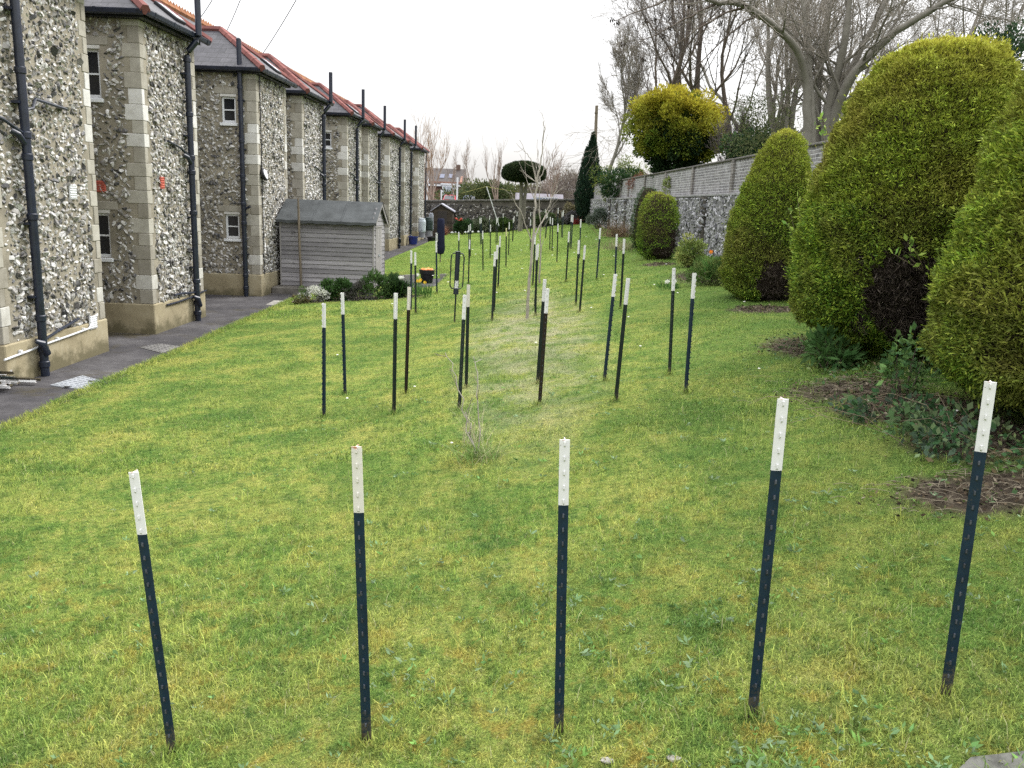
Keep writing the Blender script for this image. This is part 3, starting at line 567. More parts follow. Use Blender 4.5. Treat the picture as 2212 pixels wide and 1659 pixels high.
def post_mat(name, c):
    t = NT(name); co = t.coord(); z = t.xyz(co)[2]; c = np.array(c); col = t.ramp(t.noise(14, 5, .6, co), [(.3, tuple(c*.7)), (.7, tuple(c*1.35))])
    foot = t.n('ShaderNodeMapRange', {0: z, 1: 0., 2: .16, 3: .3, 4: 0.}).outputs[0]; mud = t.ramp(t.math('ADD', t.noise(30, 5, .75, co), foot), [(.6, 0.), (.76, .8)]); col = t.mix(mud, col, (.085, .068, .04))
    sc2 = t.ramp(t.noise(55, 5, .8, co), [(.66, 0.), (.72, .55)]); col = t.mix(sc2, col, (.06, .055, .05))
    return t.finish(col, .42, bump=t.noise(70, 3, .6, co), bs=.12, bd=.002, spec=.4)
POSTC = post_mat('dark blue-green post paint', (.003, .0145, .031)); POSTG = post_mat('dark green post paint', (.005, .013, .012)); STUD = plain('worn stud metal', (.05, .056, .068), .5, .6, 60, .1, .4)
POSTR = block_mat('rust-browned post paint', [(0, (.012, .012, .01)), (1, (.03, .022, .014))], .3)
def tip_mat(name, c, rust):
    t = NT(name); co = t.coord(); z = t.xyz(co)[2]
    top = t.n('ShaderNodeMapRange', {0: z, 1: 1.17-rust, 2: 1.172, 3: 0., 4: .3}).outputs[0]
    f = t.ramp(t.math('ADD', t.noise(38, 4, .7, co), top), [(.74, 0.), (.84, .9)]); col = t.mix(f, c, (.28, .1, .035))
    ch = t.ramp(t.noise(90, 2, .5, co), [(.735, 0.), (.75, 1.)]); col = t.mix(ch, col, (.1, .05, .03))
    return t.finish(col, .5, bump=t.noise(60, 3, .6, co), bs=.15, bd=.002, spec=.4)
TIPW = tip_mat('white post paint', (.6, .6, .6), .006); TIPR = tip_mat('rusting white post paint', (.57, .55, .5), .03); TIPY = tip_mat('cream post paint', (.55, .52, .32), .006)
PH_, TH_ = 1.17, .245
def post_mesh(z0, z1, studs, nm):
    """T section: flange 36 mm, web 30 mm, studs along the middle of the flange"""
    m = MB(); a, t_ = .0185, .0035
    sec = [(-a, 0), (-.004, -.0035), (.004, -.0035), (a, 0), (a, t_), (.0028, t_+.001), (.002, .032), (-.002, .032), (-.0028, t_+.001), (-a, t_)]
    m.prism([(x, y, z0) for x, y in sec], (0, 0, z1-z0))
    z = .075
    while z < 1.16:
        if z0 <= z < z1-.01: m.add([(-.0034, -.003, z-.011), (.0034, -.003, z-.011), (.0034, -.003, z+.009), (-.0034, -.003, z+.009), (-.0025, -.0105, z-.004), (.0025, -.0105, z-.004), (.0025, -.0105, z+.009), (-.0025, -.0105, z+.009)], [(4, 5, 6, 7), (0, 1, 5, 4), (1, 2, 6, 5), (2, 3, 7, 6), (3, 0, 4, 7)])
        if z0 <= z < z1-.01: m.studs = getattr(m, 'studs', [])+list(range(len(m.f)-5, len(m.f)))
        z += .054
    return m
SHAFT = {}
p0 = empty('metal_post', (0, 0, 0)); s0 = post_mesh(-.12, PH_-TH_, True, 'shaft').build('shaft', POSTC, p0); t0 = post_mesh(PH_-TH_, PH_, True, 'tip').build('painted_tip', TIPW, p0)
def variant(me, mat):
    m2 = me.copy(); m2.materials[0] = mat; return m2
def stud_faces(me):
    if len(me.materials) < 2: me.materials.append(STUD)
    me.polygons.foreach_set('material_index', [1 if p.center.y < -.0036 and p.area < .0004 else 0 for p in me.polygons])
stud_faces(s0.data)
ME_S = {'blue': s0.data, 'green': variant(s0.data, POSTG), 'rust': variant(s0.data, POSTR)}; ME_T = {'white': t0.data, 'rust': variant(t0.data, TIPR), 'cream': variant(t0.data, TIPY)}
pp = []
for i, (tx, ty, bx, by) in enumerate(POSTS):
    b = on_lawn(bx, by); t = at(tx, ty, b[1]); pp.append([i, Vector(b), Vector(t)])
ROWS = [(0, 4), (4, 8.62), (8.62, 11), (11, 17.2), (17.2, 22), (22, 27), (27, 34), (34, 43), (43, 80)]
ORD = ['first', 'second', 'third', 'fourth', 'fifth', 'sixth', 'seventh', 'eighth', 'ninth', 'tenth', 'eleventh', 'twelfth']
LOOK = {1: 'rust-topped white-tipped post', 8: 'scuffed brown-shafted post', 10: 'scuffed white-tipped post', 12: 'brown-shafted post', 35: 'cream-tipped metal post'}
first = True
for r, (ya, yb) in enumerate(ROWS):
    row = sorted([q for q in pp if ya <= q[1].y < yb], key=lambda q: q[1].x); n = len(row)
    for c, (i, b, t) in enumerate(row):
        o = p0 if first else copy_tree(p0); first = False
        d = t-b; L = d.length; z = d.normalized()
        yaw = {0: 0, 4: -25}.get(i, 0) if r == 0 else (-90 if c == 0 else 90 if c >= n-1 else (180 if (i*7) % 3 else 5))
        x = Vector((math.cos(R_(yaw)), math.sin(R_(yaw)), 0)); y = z.cross(x).normalized(); x = y.cross(z); k = L/PH_
        o.matrix_world = Matrix(((x.x*k, y.x*k, z.x*k, b.x), (x.y*k, y.y*k, z.y*k, b.y), (x.z*k, y.z*k, z.z*k, b.z), (0, 0, 0, 1)))
        look = LOOK.get(i, 'white-tipped dark post')
        side = 'leftmost' if c == 0 else 'rightmost' if c == n-1 else ORD[c]+' from the left'
        tag(o, '%s, %s in the %s row from the camera' % (look, side, ORD[r]), 'post', 'white-tipped metal posts standing in rows on the lawn')
        for ch in o.children:
            if ch.name.startswith('shaft'): ch.data = ME_S['rust' if i in (8, 12) else 'blue' if (r == 0 or c in (0, n-1)) else 'green']
            else: ch.data = ME_T['rust' if i in (1, 8, 10) else 'cream' if i == 35 else 'white']
# stacked spare posts at the left edge
def lying(a, b, roll, lab, rev=False):
    o = copy_tree(p0); a, b = (Vector(a), Vector(b)) if not rev else (Vector(b), Vector(a)); z = (b-a).normalized(); x = Vector((0, math.cos(roll), math.sin(roll))); y = z.cross(x).normalized(); x = y.cross(z)
    o.matrix_world = Matrix(((x.x, y.x, z.x, a.x), (x.y, y.y, z.y, a.y), (x.z, y.z, z.z, a.z), (0, 0, 0, 1))); tag(o, lab, 'post', 'spare posts stacked on the path')
    for ch in o.children: ch.data = ME_S['green'] if ch.name.startswith('shaft') else ME_T['white']
E0 = on_z(60, 826, -.45); rnd = random.Random(12); q = 0
spots = [(0, 0, '%s of the stack'), ]
for lay in range(5):
    for k in range(5-lay//2 if lay < 4 else 2):
        yy = E0[1]-.4+.125*k+.05*(lay % 2)+rnd.uniform(-.01, .01); ex = E0[0]+rnd.uniform(-.3, .08)-(.12 if k == 0 else 0); zz = -.475+.046*lay
        lying((ex-1.17, yy+rnd.uniform(-.03, .03), zz), (ex, yy, zz+rnd.uniform(0, .008)), rnd.choice([0, 3.14])+rnd.uniform(-.3, .3), 'spare post in the stack by the nearest wing, layer %s, %s from camera' % (['one', 'two', 'three', 'four', 'five'][lay], ORD[k]), (lay*3+k*2) % 5 in (1, 4))
# the post driver over its post
g0 = on_lawn(981.6, 696); top = at(989.5, 543, g0[1]); g = empty('post_driver', g0, 'black two-handled post driver slipped over a post in the middle of the lawn', 'post driver')
zd = (Vector(top)-Vector(g0)).normalized(); xd = Vector((1, .2, 0)); yd = zd.cross(xd).normalized(); xd = yd.cross(zd); B = Vector(g0)
g.matrix_world = Matrix(((xd.x, yd.x, zd.x, B.x), (xd.y, yd.y, zd.y, B.y), (xd.z, yd.z, zd.z, B.z), (0, 0, 0, 1))); H = (Vector(top)-B).length
pxm = H/153.; lo = H-92*pxm; m = MB(); m.tube([(0, 0, lo), (0, 0, lo+.1), (0, 0, lo+.105), (0, 0, H-.012), (0, 0, H-.01), (0, 0, H)], [.047, .047, .042, .042, .05, .05], 20); m.build('tube', IRON, g, True)
for s in (-1, 1):
    m = MB(); ht, hb = H-.035, lo+.1; m.tube([(s*.04, 0, ht), (s*.08, 0, ht), (s*.105, 0, ht-.035), (s*.112, 0, ht-.09), (s*.112, 0, hb+.09), (s*.105, 0, hb+.035), (s*.08, 0, hb), (s*.04, 0, hb)], .011, 10); m.build('handle', IRON, g, True)
t = NT('scuffed paper label'); lab = t.finish(t.ramp(t.noise(70, 3, .6, t.scale(t.coord(), (1, 1, .45))), [(.42, (.06, .06, .07)), (.52, (.7, .7, .7))]), .6)
m = MB(); a = np.linspace(-2.4, -.75, 7); m.add([(.0435*math.cos(q), .0435*math.sin(q), z) for z in (lo+.11, lo+.24) for q in a], [(k, k+1, k+8, k+7) for k in range(6)]); m.build('label', lab, g)
p = copy_tree(p0); k = 1.0; p.matrix_world = Matrix(((xd.x, yd.x, zd.x, B.x), (xd.y, yd.y, zd.y, B.y), (xd.z, yd.z, zd.z, B.z), (0, 0, 0, 1))); tag(p, 'dark green post mostly hidden inside the two-handled post driver', 'post', 'white-tipped metal posts standing in rows on the lawn')
p.scale = (.8, .8, (H-.03)/PH_)
for ch in p.children: ch.data = ME_S['green'] if ch.name.startswith('shaft') else ME_T['white']
# ------------------------------------------------------------------ things standing about
b = on_lawn(951, 566); t_ = at(948.6, 471.5, b[1]); g = empty('garden_parasol', b, 'closed garden parasol in a navy cover standing on the lawn', 'parasol')
Hh = t_[2]-b[2]; m = MB(); m.tube([(0, 0, -.05), (0, 0, Hh*.3)], .02, 8); m.build('pole', OLDPOST, g)
NAVY = plain('navy cover cloth', (.012, .014, .032), .8, .3, 6, .4, .1)
m = MB(); m.lathe([(.05, Hh*.18), (.12, Hh*.2), (.165, Hh*.3), (.145, Hh*.5), (.14, Hh*.75), (.125, Hh*.97), (.09, Hh)], (0, 0, 0), 12); m.build('cover', NAVY, g, True)
m = MB(); m.box((-.16, -.11, Hh*.47), (-.09, -.16, Hh*.67)); m.build('tag', lab, g)
b = np.array(on_z(922, 611, -.42)); g = empty('bucket', b, 'black plastic bucket heaped with orange bags in the sunken yard', 'bucket')
m = MB(); m.lathe([(.15, 0), (.17, .02), (.2, .26), (.23, .27), (.235, .4), (.21, .4), (.18, .1)], (0, 0, 0), 20); m.build('tub', BLACKP, g, True)
m = MB(); rnd = random.Random(3)
for k in range(16): an = rnd.uniform(0, 6.28); r = rnd.uniform(0, .17); m.lathe([(.01, .33), (.07, .36), (.06, rnd.uniform(.38, .43)), (.01, .44)], (r*math.cos(an), r*math.sin(an), 0), 6)
m.build('contents', plain('orange netting', (.85, .26, .07), .6, .3, 9), g)
def pot(px, py, r, h, mat, label, nm, z=None, cat='plant pot'):
    b = on_z(px, py, z if z is not None else -.29); m = MB(); m.lathe([(r*.72, 0), (r*.78, .01), (r*.95, h*.86), (r*1.06, h*.88), (r*1.06, h), (r*.92, h), (r*.85, h*.75)], b, 18); return tag(m.build(nm, mat, None, True), label, cat)
pot(892, 528, .26, .42, plain('blue glazed pot', (.02, .03, .16), .3, .25), 'blue glazed plant pot at the foot of the last but one wing', 'plant_pot')
pot(934, 526, .3, .36, BLACKP, 'wide black tub tipped at the edge of the lawn near the water butts', 'plant_tub')
def butt(px, py, w_px, h_px, Y, mat, label, stand=True):
    b = at(px, py, Y); b[2] = max(b[2], float(pz(min(Y, 56)))); s = Y/PF; r = w_px*s/2; h = h_px*s; g = empty('water_butt', b, label, 'water butt', 'water butts by the last wing'); z0 = .3 if stand else 0
    if stand: m = MB(); m.lathe([(r*1.0, 0), (r*.95, .02), (r*.9, z0)], (0, 0, 0), 16); m.build('stand', plain('grey stand', (.14, .145, .16), .7), g, True)
    m = MB(); pr = [(r*.9, z0), (r, z0+.04)]
    for k in range(6): z = z0+.08+(h-z0-.25)*k/6; pr += [(r, z), (r*1.03, z+.02), (r*1.03, z+.05), (r, z+.07)]
    m.lathe(pr+[(r*.97, h-.1), (r*.8, h-.03)], (0, 0, 0), 20); bd = m.build('barrel', mat, g, True)
    m = MB(); m.lathe([(r*.86, h-.035), (r*.86, h), (r*.5, h+.02)], (0, 0, 0), 18); m.build('lid', mat, g, True)
    m = MB(); m.tube([(0, -r, z0+.12), (0, -r-.07, z0+.12), (0, -r-.08, z0+.07)], .02, 8); m.build('tap', BLACKP, bd)
butt(911, 513, 16, 40, 47.6, plain('pale grey barrel', (.42, .46, .52), .5, .12), 'pale grey ribbed water butt at the near corner of the last wing')
butt(926, 509, 17, 38, 50.2, plain('dark green barrel', (.015, .03, .03), .5), 'dark green water butt behind the pale grey one')
butt(931, 498, 10, 36, 53.5, plain('mid grey barrel', (.2, .22, .26), .5), 'slim mid grey water butt beside the little brown shed', False)
# little brown shed against the far wall
Y = 54.6; a = at(933, 503, Y); b = at(977, 503, Y); pk = at(953, 439, Y); el = at(979, 455, Y); er = at(936, 456, Y); zb = float(pz(54)); g = empty('small_shed', (a[0], Y, zb), 'small dark brown lean-roofed shed against the far flint wall', 'shed')
m = MB(); x0, x1 = a[0], b[0]
for k in range(12): zz = zb+(el[2]-zb)*k/12; m.bevbox((x0, Y, zz+.004), (x1, Y+1.3, zz+(el[2]-zb)/12), .006)
m.prism([(x0, Y+.01, el[2]), (x1, Y+.01, el[2]), ((x0+x1)/2-.1, Y+.01, pk[2]-.06)], (0, 1.28, 0)); m.build('wall', BROWNW, g)
m = MB(); [m.box((x0+.35+.1*k, Y-.03, zb+.05), (x0+.35+.1*k+.095, Y-.002, el[2]-.05)) for k in range(6)]; m.build('door', plain('dark door boards', (.04, .034, .032), .8, .3, 12), g)
m = MB(); mx = (x0+x1)/2-.1
for (xe) in (x0-.1, x1+.1): m.prism([(mx, Y-.1, pk[2]), (xe, Y-.1, el[2]-.03), (xe, Y-.1, el[2]-.1), (mx, Y-.1, pk[2]-.07)], (0, 1.5, 0))
m.build('roof', plain('grey shed roof', (.25, .25, .29), .8), g)
for o_ in list(g.children): o_.matrix_parent_inverse = Matrix.Translation(-Vector(g.location))
# ------------------------------------------------------------------ walls on the right and at the end
wd = np.array([-.044, 1, 0])/math.hypot(.044, 1); wn = np.array([-1, -.044, 0])/math.hypot(.044, 1)
def wM(y0, off=0.): return Matrix(((wd[0], -wn[0], 0, wx(y0)-wn[0]*off), (wd[1], -wn[1], 0, y0-wn[1]*off), (0, 0, 1, 0), (0, 0, 0, 1)))   # local x along the wall, y away from the lawn
Y0, Y1 = 3., 56.; LEN = (Y1-Y0)*math.hypot(.044, 1); LEDGE, BTOP = 2.47, 3.34
g = empty('flint_retaining_wall', (wx(Y0), Y0, 0), 'grey-white flint retaining wall with rough piers along the right border', 'wall'); g.matrix_world = wM(Y0)
MB().box((0, .0, -.2), (LEN, .5, LEDGE-.07)).build('backing', mortar_mat('pale lime mortar', (.28, .28, .275)), g)
WALLF = None
def wflint_mat():
    t = NT('limewashed flint'); i = t.island(); p = t.pos()
    base = t.ramp(i, [(0, (.05, .05, .06)), (.2, (.15, .15, .16)), (.5, (.32, .32, .33)), (1, (.52, .52, .54))]); m = t.ramp(t.noise(14, 4, .7, p), [(.4, 0.), (.5, 1.)])
    return t.finish(t.mix(m, (.14, .14, .15), base), .7, bump=t.noise(60, 4, .6, p), bs=.4, bd=.005, spec=.3)
WFL = wflint_mat(); o = np.array([wx(12), 12, .2]); 
f = flints('flint_facing', [(o, wd, (0, 0, 1), wn, 43.5, LEDGE-.28, [])], None, 1, .12, .09, 31, WFL); f.parent = g; f.matrix_parent_inverse = g.matrix_world.inverted()
m = MB(); rnd = random.Random(2)
for k in range(int(LEN/.6)): m.bevbox((k*.6+.003, -.035, LEDGE-.07+rnd.uniform(-.004, .004)), (k*.6+.597, .5, LEDGE+rnd.uniform(-.004, .004)), .012)
m.build('ledge', plain('grey ledge stone', (.25, .25, .25), .9, .3, 5, .4, .1), g)
def wall_s(px, py): q = on_wall(px, py); return (q[1]-Y0)*math.hypot(.044, 1)
for k, px in enumerate((1520, 1460, 1413, 1351, 1332, 1317)):
    s = wall_s(px, 470); q = wM(Y0)@Vector((s-.24, -.1, .3))
    hh = MB().box((s-.24, -.1, -.1), (s+.24, -.004, LEDGE-.09)); pr = hh.build('pier', MORTAR_D, g)
    f = flints('flint_facing', [(np.array(q), wd, (0, 0, 1), wn, .48, LEDGE-.4, []), (np.array(wM(Y0)@Vector((s-.24, 0, .3))), wn, (0, 0, 1), -wd, .12, LEDGE-.4, [])], None, 1, .16, .13, 60+k, WFL); f.parent = pr; f.matrix_parent_inverse = g.matrix_world.inverted()
g = empty('brick_wall', (wx(Y0), Y0, 0), 'pale grey brick wall with thin brick piers on top of the flint wall', 'wall'); g.matrix_world = wM(Y0, .14)
BR = brick_mat('limewashed grey bricks', (.15, .145, .15), (.25, .24, .24), (.44, .44, .445), patch=(.46, .46, .47), pf=.75)
MB().box((0, 0, LEDGE), (LEN, .24, BTOP-.05)).build('panel', BR, g)
m = MB()
for k in range(int(LEN/.45)): m.bevbox((k*.45+.002, -.05, BTOP-.05), (k*.45+.448, .29, BTOP+rnd.uniform(-.004, .004)), .012)
m.build('coping', plain('dark coping', (.13, .125, .115), .9, .4, 6, .4, .1), g)
for px in (1316, 1331, 1338, 1354, 1388, 1431.5, 1489, 1573, 1700):
    s = wall_s(px, 380); MB().box((s-.1, -.06, LEDGE+.002), (s+.1, -.003, BTOP-.055)).build('pier', brick_mat('dark brick pier', (.15, .14, .13), (.22, .2, .185), (.3, .29, .28), pf=.1), g) if px == 1316 else MB().box((s-.1, -.06, LEDGE+.002), (s+.1, -.003, BTOP-.055)).build('pier', bpy.data.materials['dark brick pier'], g)
def fz(x): return 2.02+.045*(x+7.2)
g = empty('end_wall', (-2.7, 56.1, 0), 'dark flint wall closing the far end of the garden', 'wall'); m = MB()
m.prism([(-9.6, 56.1, -.6), (3.5, 56.1, -.6), (3.5, 56.1, fz(3.5)-.02), (-9.6, 56.1, fz(-9.6)-.02)], (0, .4, 0)); m.build('backing', MORTAR_D, g)
t = NT('dark flint'); i = t.island(); p = t.pos(); c = t.ramp(i, [(0, (.02, .02, .022)), (.5, (.075, .072, .07)), (.78, (.22, .21, .2)), (1, (.5, .48, .46))]); DFL = t.finish(c, .7, spec=.3)
flints('flint_facing', [((-9.6, 56.1, -.4), (1, 0, 0), (0, 0, 1), (0, -1, 0), 13.1, 2.25, []), ], g, 1, .15, .11, 77, DFL)
m = MB()
for k in range(26): x = -9.6+k*.505; m.bevbox((x, 56.02, fz(x)-.1), (x+.5, 56.55, fz(x)+.02), .02)
m.build('coping', plain('end wall coping', (.12, .115, .105), .9, .4, 5, .4, .1), g)
for o_ in g.children: o_.matrix_parent_inverse = Matrix.Translation(-Vector(g.location))
# ------------------------------------------------------------------ foliage helpers
def snoise(P, f, seed):
    r = np.random.default_rng(seed); s = 0
    for k in range(6):
        kv = r.normal(size=3)*f*(1+.35*k); s = s+np.sin(P@kv+r.uniform(0, 6.28))/(1+.3*k)
    return s/3.
def unit(v): return v/np.maximum(np.linalg.norm(v, axis=-1, keepdims=True), 1e-9)
def leaf_mesh(name, P, D, L, Wd, col, rng, fold=.0, mid=.45):
    """one rhombic leaf per row: P base, D direction, L length, Wd width"""
    D = unit(D); S = unit(np.cross(D, rng.normal(size=D.shape))); n = len(P); L = np.broadcast_to(L, n)[:, None]; Wd = np.broadcast_to(Wd, n)[:, None]
    V = np.stack([P, P+D*L*mid+S*Wd/2, P+D*L, P+D*L*mid-S*Wd/2], 1).reshape(-1, 3); i = np.arange(n)*4
    return np_mesh(name, V, [np.stack([i, i+1, i+2, i+3], -1)], False, np.repeat(col, 4, 0))
def tubes_np(lines, sides):
    """lines: list of (pts (n,3), radii (n,)); returns V, F"""
    VV = []; FF = []; b = 0; groups = {}
    for p, r in lines: groups.setdefault(len(p), []).append((p, r))
    for n, L in groups.items():
        P = np.array([q[0] for q in L], float); R = np.array([q[1] for q in L], float); T = unit(np.gradient(P, axis=1)); ref = np.where(np.abs(T[:, :1, 2:]) > .8, np.array([[[1., 0, 0]]]), np.array([[[0, 0, 1.]]]))
        U = unit(np.cross(T, ref)); W_ = np.cross(T, U); a = np.arange(sides)*2*math.pi/sides
        ring = P[:, :, None]+(U[:, :, None]*np.cos(a)[:, None]+W_[:, :, None]*np.sin(a)[:, None])*R[:, :, None, None]
        m_ = len(L); VV.append(ring.reshape(-1, 3)); idx = b+np.arange(m_*n*sides).reshape(m_, n, sides); nx = np.roll(idx, -1, 2)
        FF.append(np.stack([idx[:, :-1], nx[:, :-1], nx[:, 1:], idx[:, 1:]], -1).reshape(-1, 4)); b += m_*n*sides
    return np.concatenate(VV), FF
def grow(out, p, d, L, r, lev, mx, rng, up=.08, spread=.7, nch=(4, 7), wander=.16, ratio=.62, taper=.4, rmin=.004):
    n = max(4, min(9, int(L/.25)+2)); pts = [np.array(p, float)]; d = np.array(d, float)
    for k in range(n-1):
        d = d+rng.normal(0, wander, 3)+np.array([0, 0, up]); d /= np.linalg.norm(d); pts.append(pts[-1]+d*L/(n-1))
    pts = np.array(pts); rr = np.maximum(r*np.linspace(1, taper, n), rmin); out.append((lev, pts, rr))
    if lev >= mx: return
    for c in range(2 if lev < mx-1 else 1): t = unit(pts[-1]-pts[-2]); s = unit(np.cross(t, rng.normal(size=3))); a = spread*rng.uniform(.15, .6); grow(out, pts[-1]-t*.005, t*math.cos(a)+s*math.sin(a), L*ratio*rng.uniform(.75, 1.1), rr[-1]*.92, lev+1, mx, rng, up, spread, nch, wander, ratio, taper, rmin)
    for c in range(rng.integers(nch[0], nch[1]+1)):
        f = rng.uniform(.25 if lev else .35, 1.); i = min(int(f*(n-1)), n-2); q = pts[i]+(pts[i+1]-pts[i])*(f*(n-1)-i); t = unit(pts[i+1]-pts[i]); s = unit(np.cross(t, rng.normal(size=3)))
        a = spread*rng.uniform(.6, 1.25); grow(out, q, t*math.cos(a)+s*math.sin(a), L*ratio*rng.uniform(.7, 1.15)*(1.15-.45*f), rr[i]*.5, lev+1, mx, rng, up, spread, nch, wander, ratio, taper, rmin)
def bare_tree(name, loc, lines, label, cat='tree', group=None, bark=None, twig=None, split=1):
    g = empty(name, loc, label, cat, group); o = np.array(loc, float)
    for nm, sel, sd, mt in (('trunk', [q for q in lines if q[0] < split], 8, bark or BARK), ('branches', [q for q in lines if q[0] == split], 5, bark or BARK), ('twigs', [q for q in lines if q[0] > split], 3, twig or TWIG)):
        if sel: V, F = tubes_np([(q[1]-o, q[2]) for q in sel], sd); link(nm, np_mesh(nm, V, F, True), mt, g)
    return g
def put(src, loc, rz, s, label, group=None):
    c = copy_tree(src); c.location = loc; c.rotation_euler = (0, 0, rz); c.scale = (s, s, s); c['label'] = label
    if group: c['group'] = group
    return c
def bush(name, c, r, n, size, cols, label, seed, cat='shrub', lean=.5, clumps=26, asp=.45, stems=True, zmin=-.95, group=None, part='foliage'):
    """an uneven shrub: clumps of leaves over an ellipsoid with gaps between them; c is the point on the ground below it"""
    rng = np.random.default_rng(seed); c = np.array(c, float); r = np.array(r, float); g = empty(name, c, label, cat, group)
    u = unit(rng.normal(size=(clumps, 3))); u[:, 2] = np.where(u[:, 2] < zmin, -u[:, 2], u[:, 2]); cc = u*r*rng.uniform(.55, .95, (clumps, 1))+np.array([0, 0, r[2]*.95]); cr = r.mean()*rng.uniform(.22, .42, clumps)
    k = rng.integers(0, clumps, n); q = unit(rng.normal(size=(n, 3))); P = cc[k]+q*(cr[k]*rng.uniform(.35, 1., n)**.6)[:, None]; P[:, 2] = np.maximum(P[:, 2], .01)
    D = q+u[k]*.5+np.array([0, 0, lean])+rng.normal(0, .45, (n, 3)); ca = np.array(cols)[rng.integers(0, len(cols), clumps)][k]*rng.uniform(.75, 1.25, (n, 1)); s = size*rng.uniform(.6, 1.2, n)
    link(part, leaf_mesh(part, P, D, s, s*asp, ca, rng), LEAF, g)
    if stems:
        L = []
        for i in range(min(clumps, 14)): e = cc[i]; a = np.array([e[0]*.15, e[1]*.15, -.03]); mid = (a+e)/2+rng.normal(0, .05, 3)*r.mean(); L.append((np.array([a, (a+mid)/2, mid, e]), np.array([.03, .024, .018, .008])*min(1, r.mean())))
        V, F = tubes_np(L, 5); link('stems', np_mesh('stems', V, F, True), BARKD, g)
    return g
# ------------------------------------------------------------------ clipped golden conifers
COREM = plain('dead inner twigs', (.035, .026, .02), .95, .4, 12, .8, .05)
GOLD = [(.185, .28, .03), (.125, .22, .028), (.27, .345, .045), (.065, .125, .024)]
def topiary(name, c, prof, n, L, label, seed, gold, brown, bare, trunk_r, lit_top_gold=.5, sx=1., sy=1., lean=0.):
    """prof: (height, radius); bare: ellipsoids (x, y, z, rx, ry, rz) where the sprays have died back to brown twigs"""
    rng = np.random.default_rng(seed); c = np.array(c, float); g = empty(name, c, label, 'clipped conifer', 'clipped golden conifers along the right border')
    zz = np.array([p[0] for p in prof]); rr = np.array([p[1] for p in prof]); seg = np.hypot(np.diff(zz), np.diff(rr)); area = seg*(rr[1:]+rr[:-1]); area /= area.sum()
    k = rng.choice(len(seg), n, p=area); f = rng.random(n); z = zz[k]+(zz[k+1]-zz[k])*f; r = rr[k]+(rr[k+1]-rr[k])*f; a = rng.uniform(0, 2*math.pi, n)
    N = unit(np.stack([np.cos(a)*(zz[k+1]-zz[k]), np.sin(a)*(zz[k+1]-zz[k]), rr[k]-rr[k+1]], -1)); P = np.stack([np.cos(a)*r*sx, np.sin(a)*r*sy, z], -1)
    b = snoise(P, 2.2, seed)*.06+snoise(P, 7., seed+1)*.045+snoise(P, 19., seed+9)*.035+(rng.random(n) < .02)*rng.uniform(.02, .09, n); P = P+N*(b-rng.exponential(.045, n))[:, None]; P[:, 0] += lean*(P[:, 2]/zz.max())**2
    cl = snoise(P, 13., seed+2); D = N*.8+np.array([0, 0, .25])+rng.normal(0, .5, (n, 3)); W_ = P+c; dead = np.zeros(n)
    for (x, y, zc, rx, ry, rz) in bare: dead = np.maximum(dead, 1.15-np.sqrt(((W_[:, 0]-x)/rx)**2+((W_[:, 1]-y)/ry)**2+((W_[:, 2]-zc)/rz)**2)+snoise(P, 4., seed+3)*.4+snoise(P, 13., seed+6)*.28)
    isd = dead > .25; keep = ~isd | (rng.random(n) < .95); gi = rng.integers(0, len(gold), n); col = np.array(gold)[gi]*rng.uniform(.75, 1.2, (n, 1))*(1+.3*cl)[:, None]
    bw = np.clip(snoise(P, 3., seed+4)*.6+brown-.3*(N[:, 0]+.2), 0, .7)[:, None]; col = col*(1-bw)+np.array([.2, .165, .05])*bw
    tg = (np.clip(N[:, 2], 0, 1)*lit_top_gold)[:, None]; col = col*(1-tg)+np.array([.46, .43, .06])*tg; col[isd] = np.array([(.035, .026, .021), (.06, .047, .038), (.115, .095, .078), (.02, .016, .014)])[rng.integers(0, 4, isd.sum())]*rng.uniform(.6, 1.4, (isd.sum(), 1)); P[isd] -= N[isd]*rng.uniform(-.02, .14, (isd.sum(), 1)); D[isd] = D[isd]*.6+rng.normal(0, .6, (isd.sum(), 3))  # up-facing sprays painted a brighter gold, as lit tops
    s = L*rng.uniform(.6, 1.25, n)*np.where(isd, 1.7, 1.); w_ = np.where(isd, .07, .25)*s; P = P-D*(s*.35)[:, None]; P[:, 2] = np.maximum(P[:, 2], .02)
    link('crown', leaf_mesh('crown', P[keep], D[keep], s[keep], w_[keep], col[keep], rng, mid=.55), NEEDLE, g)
    th = np.linspace(0, 2*math.pi, 33)[:-1]; V = np.array([[math.cos(q)*max(r_*.9-.06, .02)*sx, math.sin(q)*max(r_*.9-.06, .02)*sy, z_ if z_ < zz.max() else z_-.06] for z_, r_ in prof for q in th]); V += unit(V-np.array([0, 0, zz.mean()]))*(snoise(V, 4., seed)*.04)[:, None]; V[:, 0] += lean*(V[:, 2]/zz.max())**2
    i = np.arange(len(prof)-1)[:, None]*32; j = np.arange(32)[None]; link('inner_twigs', np_mesh('inner_twigs', V, [np.stack([i+j, i+(j+1) % 32, i+32+(j+1) % 32, i+32+j], -1).reshape(-1, 4)], False), COREM, g)
    m = MB(); m.tube([(0, 0, -.15), (.01, 0, .1), (0, .01, zz.min()+.35)], [trunk_r*1.25, trunk_r, trunk_r*.8], 10); m.build('trunk', BARKD, g, True)
    return g
zt = lambda x, y: float(zl(x, y))
x, y = 3.33, 22.5; b = zt(x, y); topiary('clipped_conifer', (x, y, b), [(-.02, .22), (.12, .45), (.35, .54), (.9, .54), (1.3, .47), (1.55, .38), (1.66, .26), (1.7, .03)], 16000, .06, 'smallest golden clipped conifer, dome-shaped, against the flint wall', 5, GOLD[:2]+[GOLD[3]], .05, [(x+.5, y-.25, b+.5, .3, .5, .6), (x+.2, y-.5, b+.1, .4, .5, .28)], .07, .45)
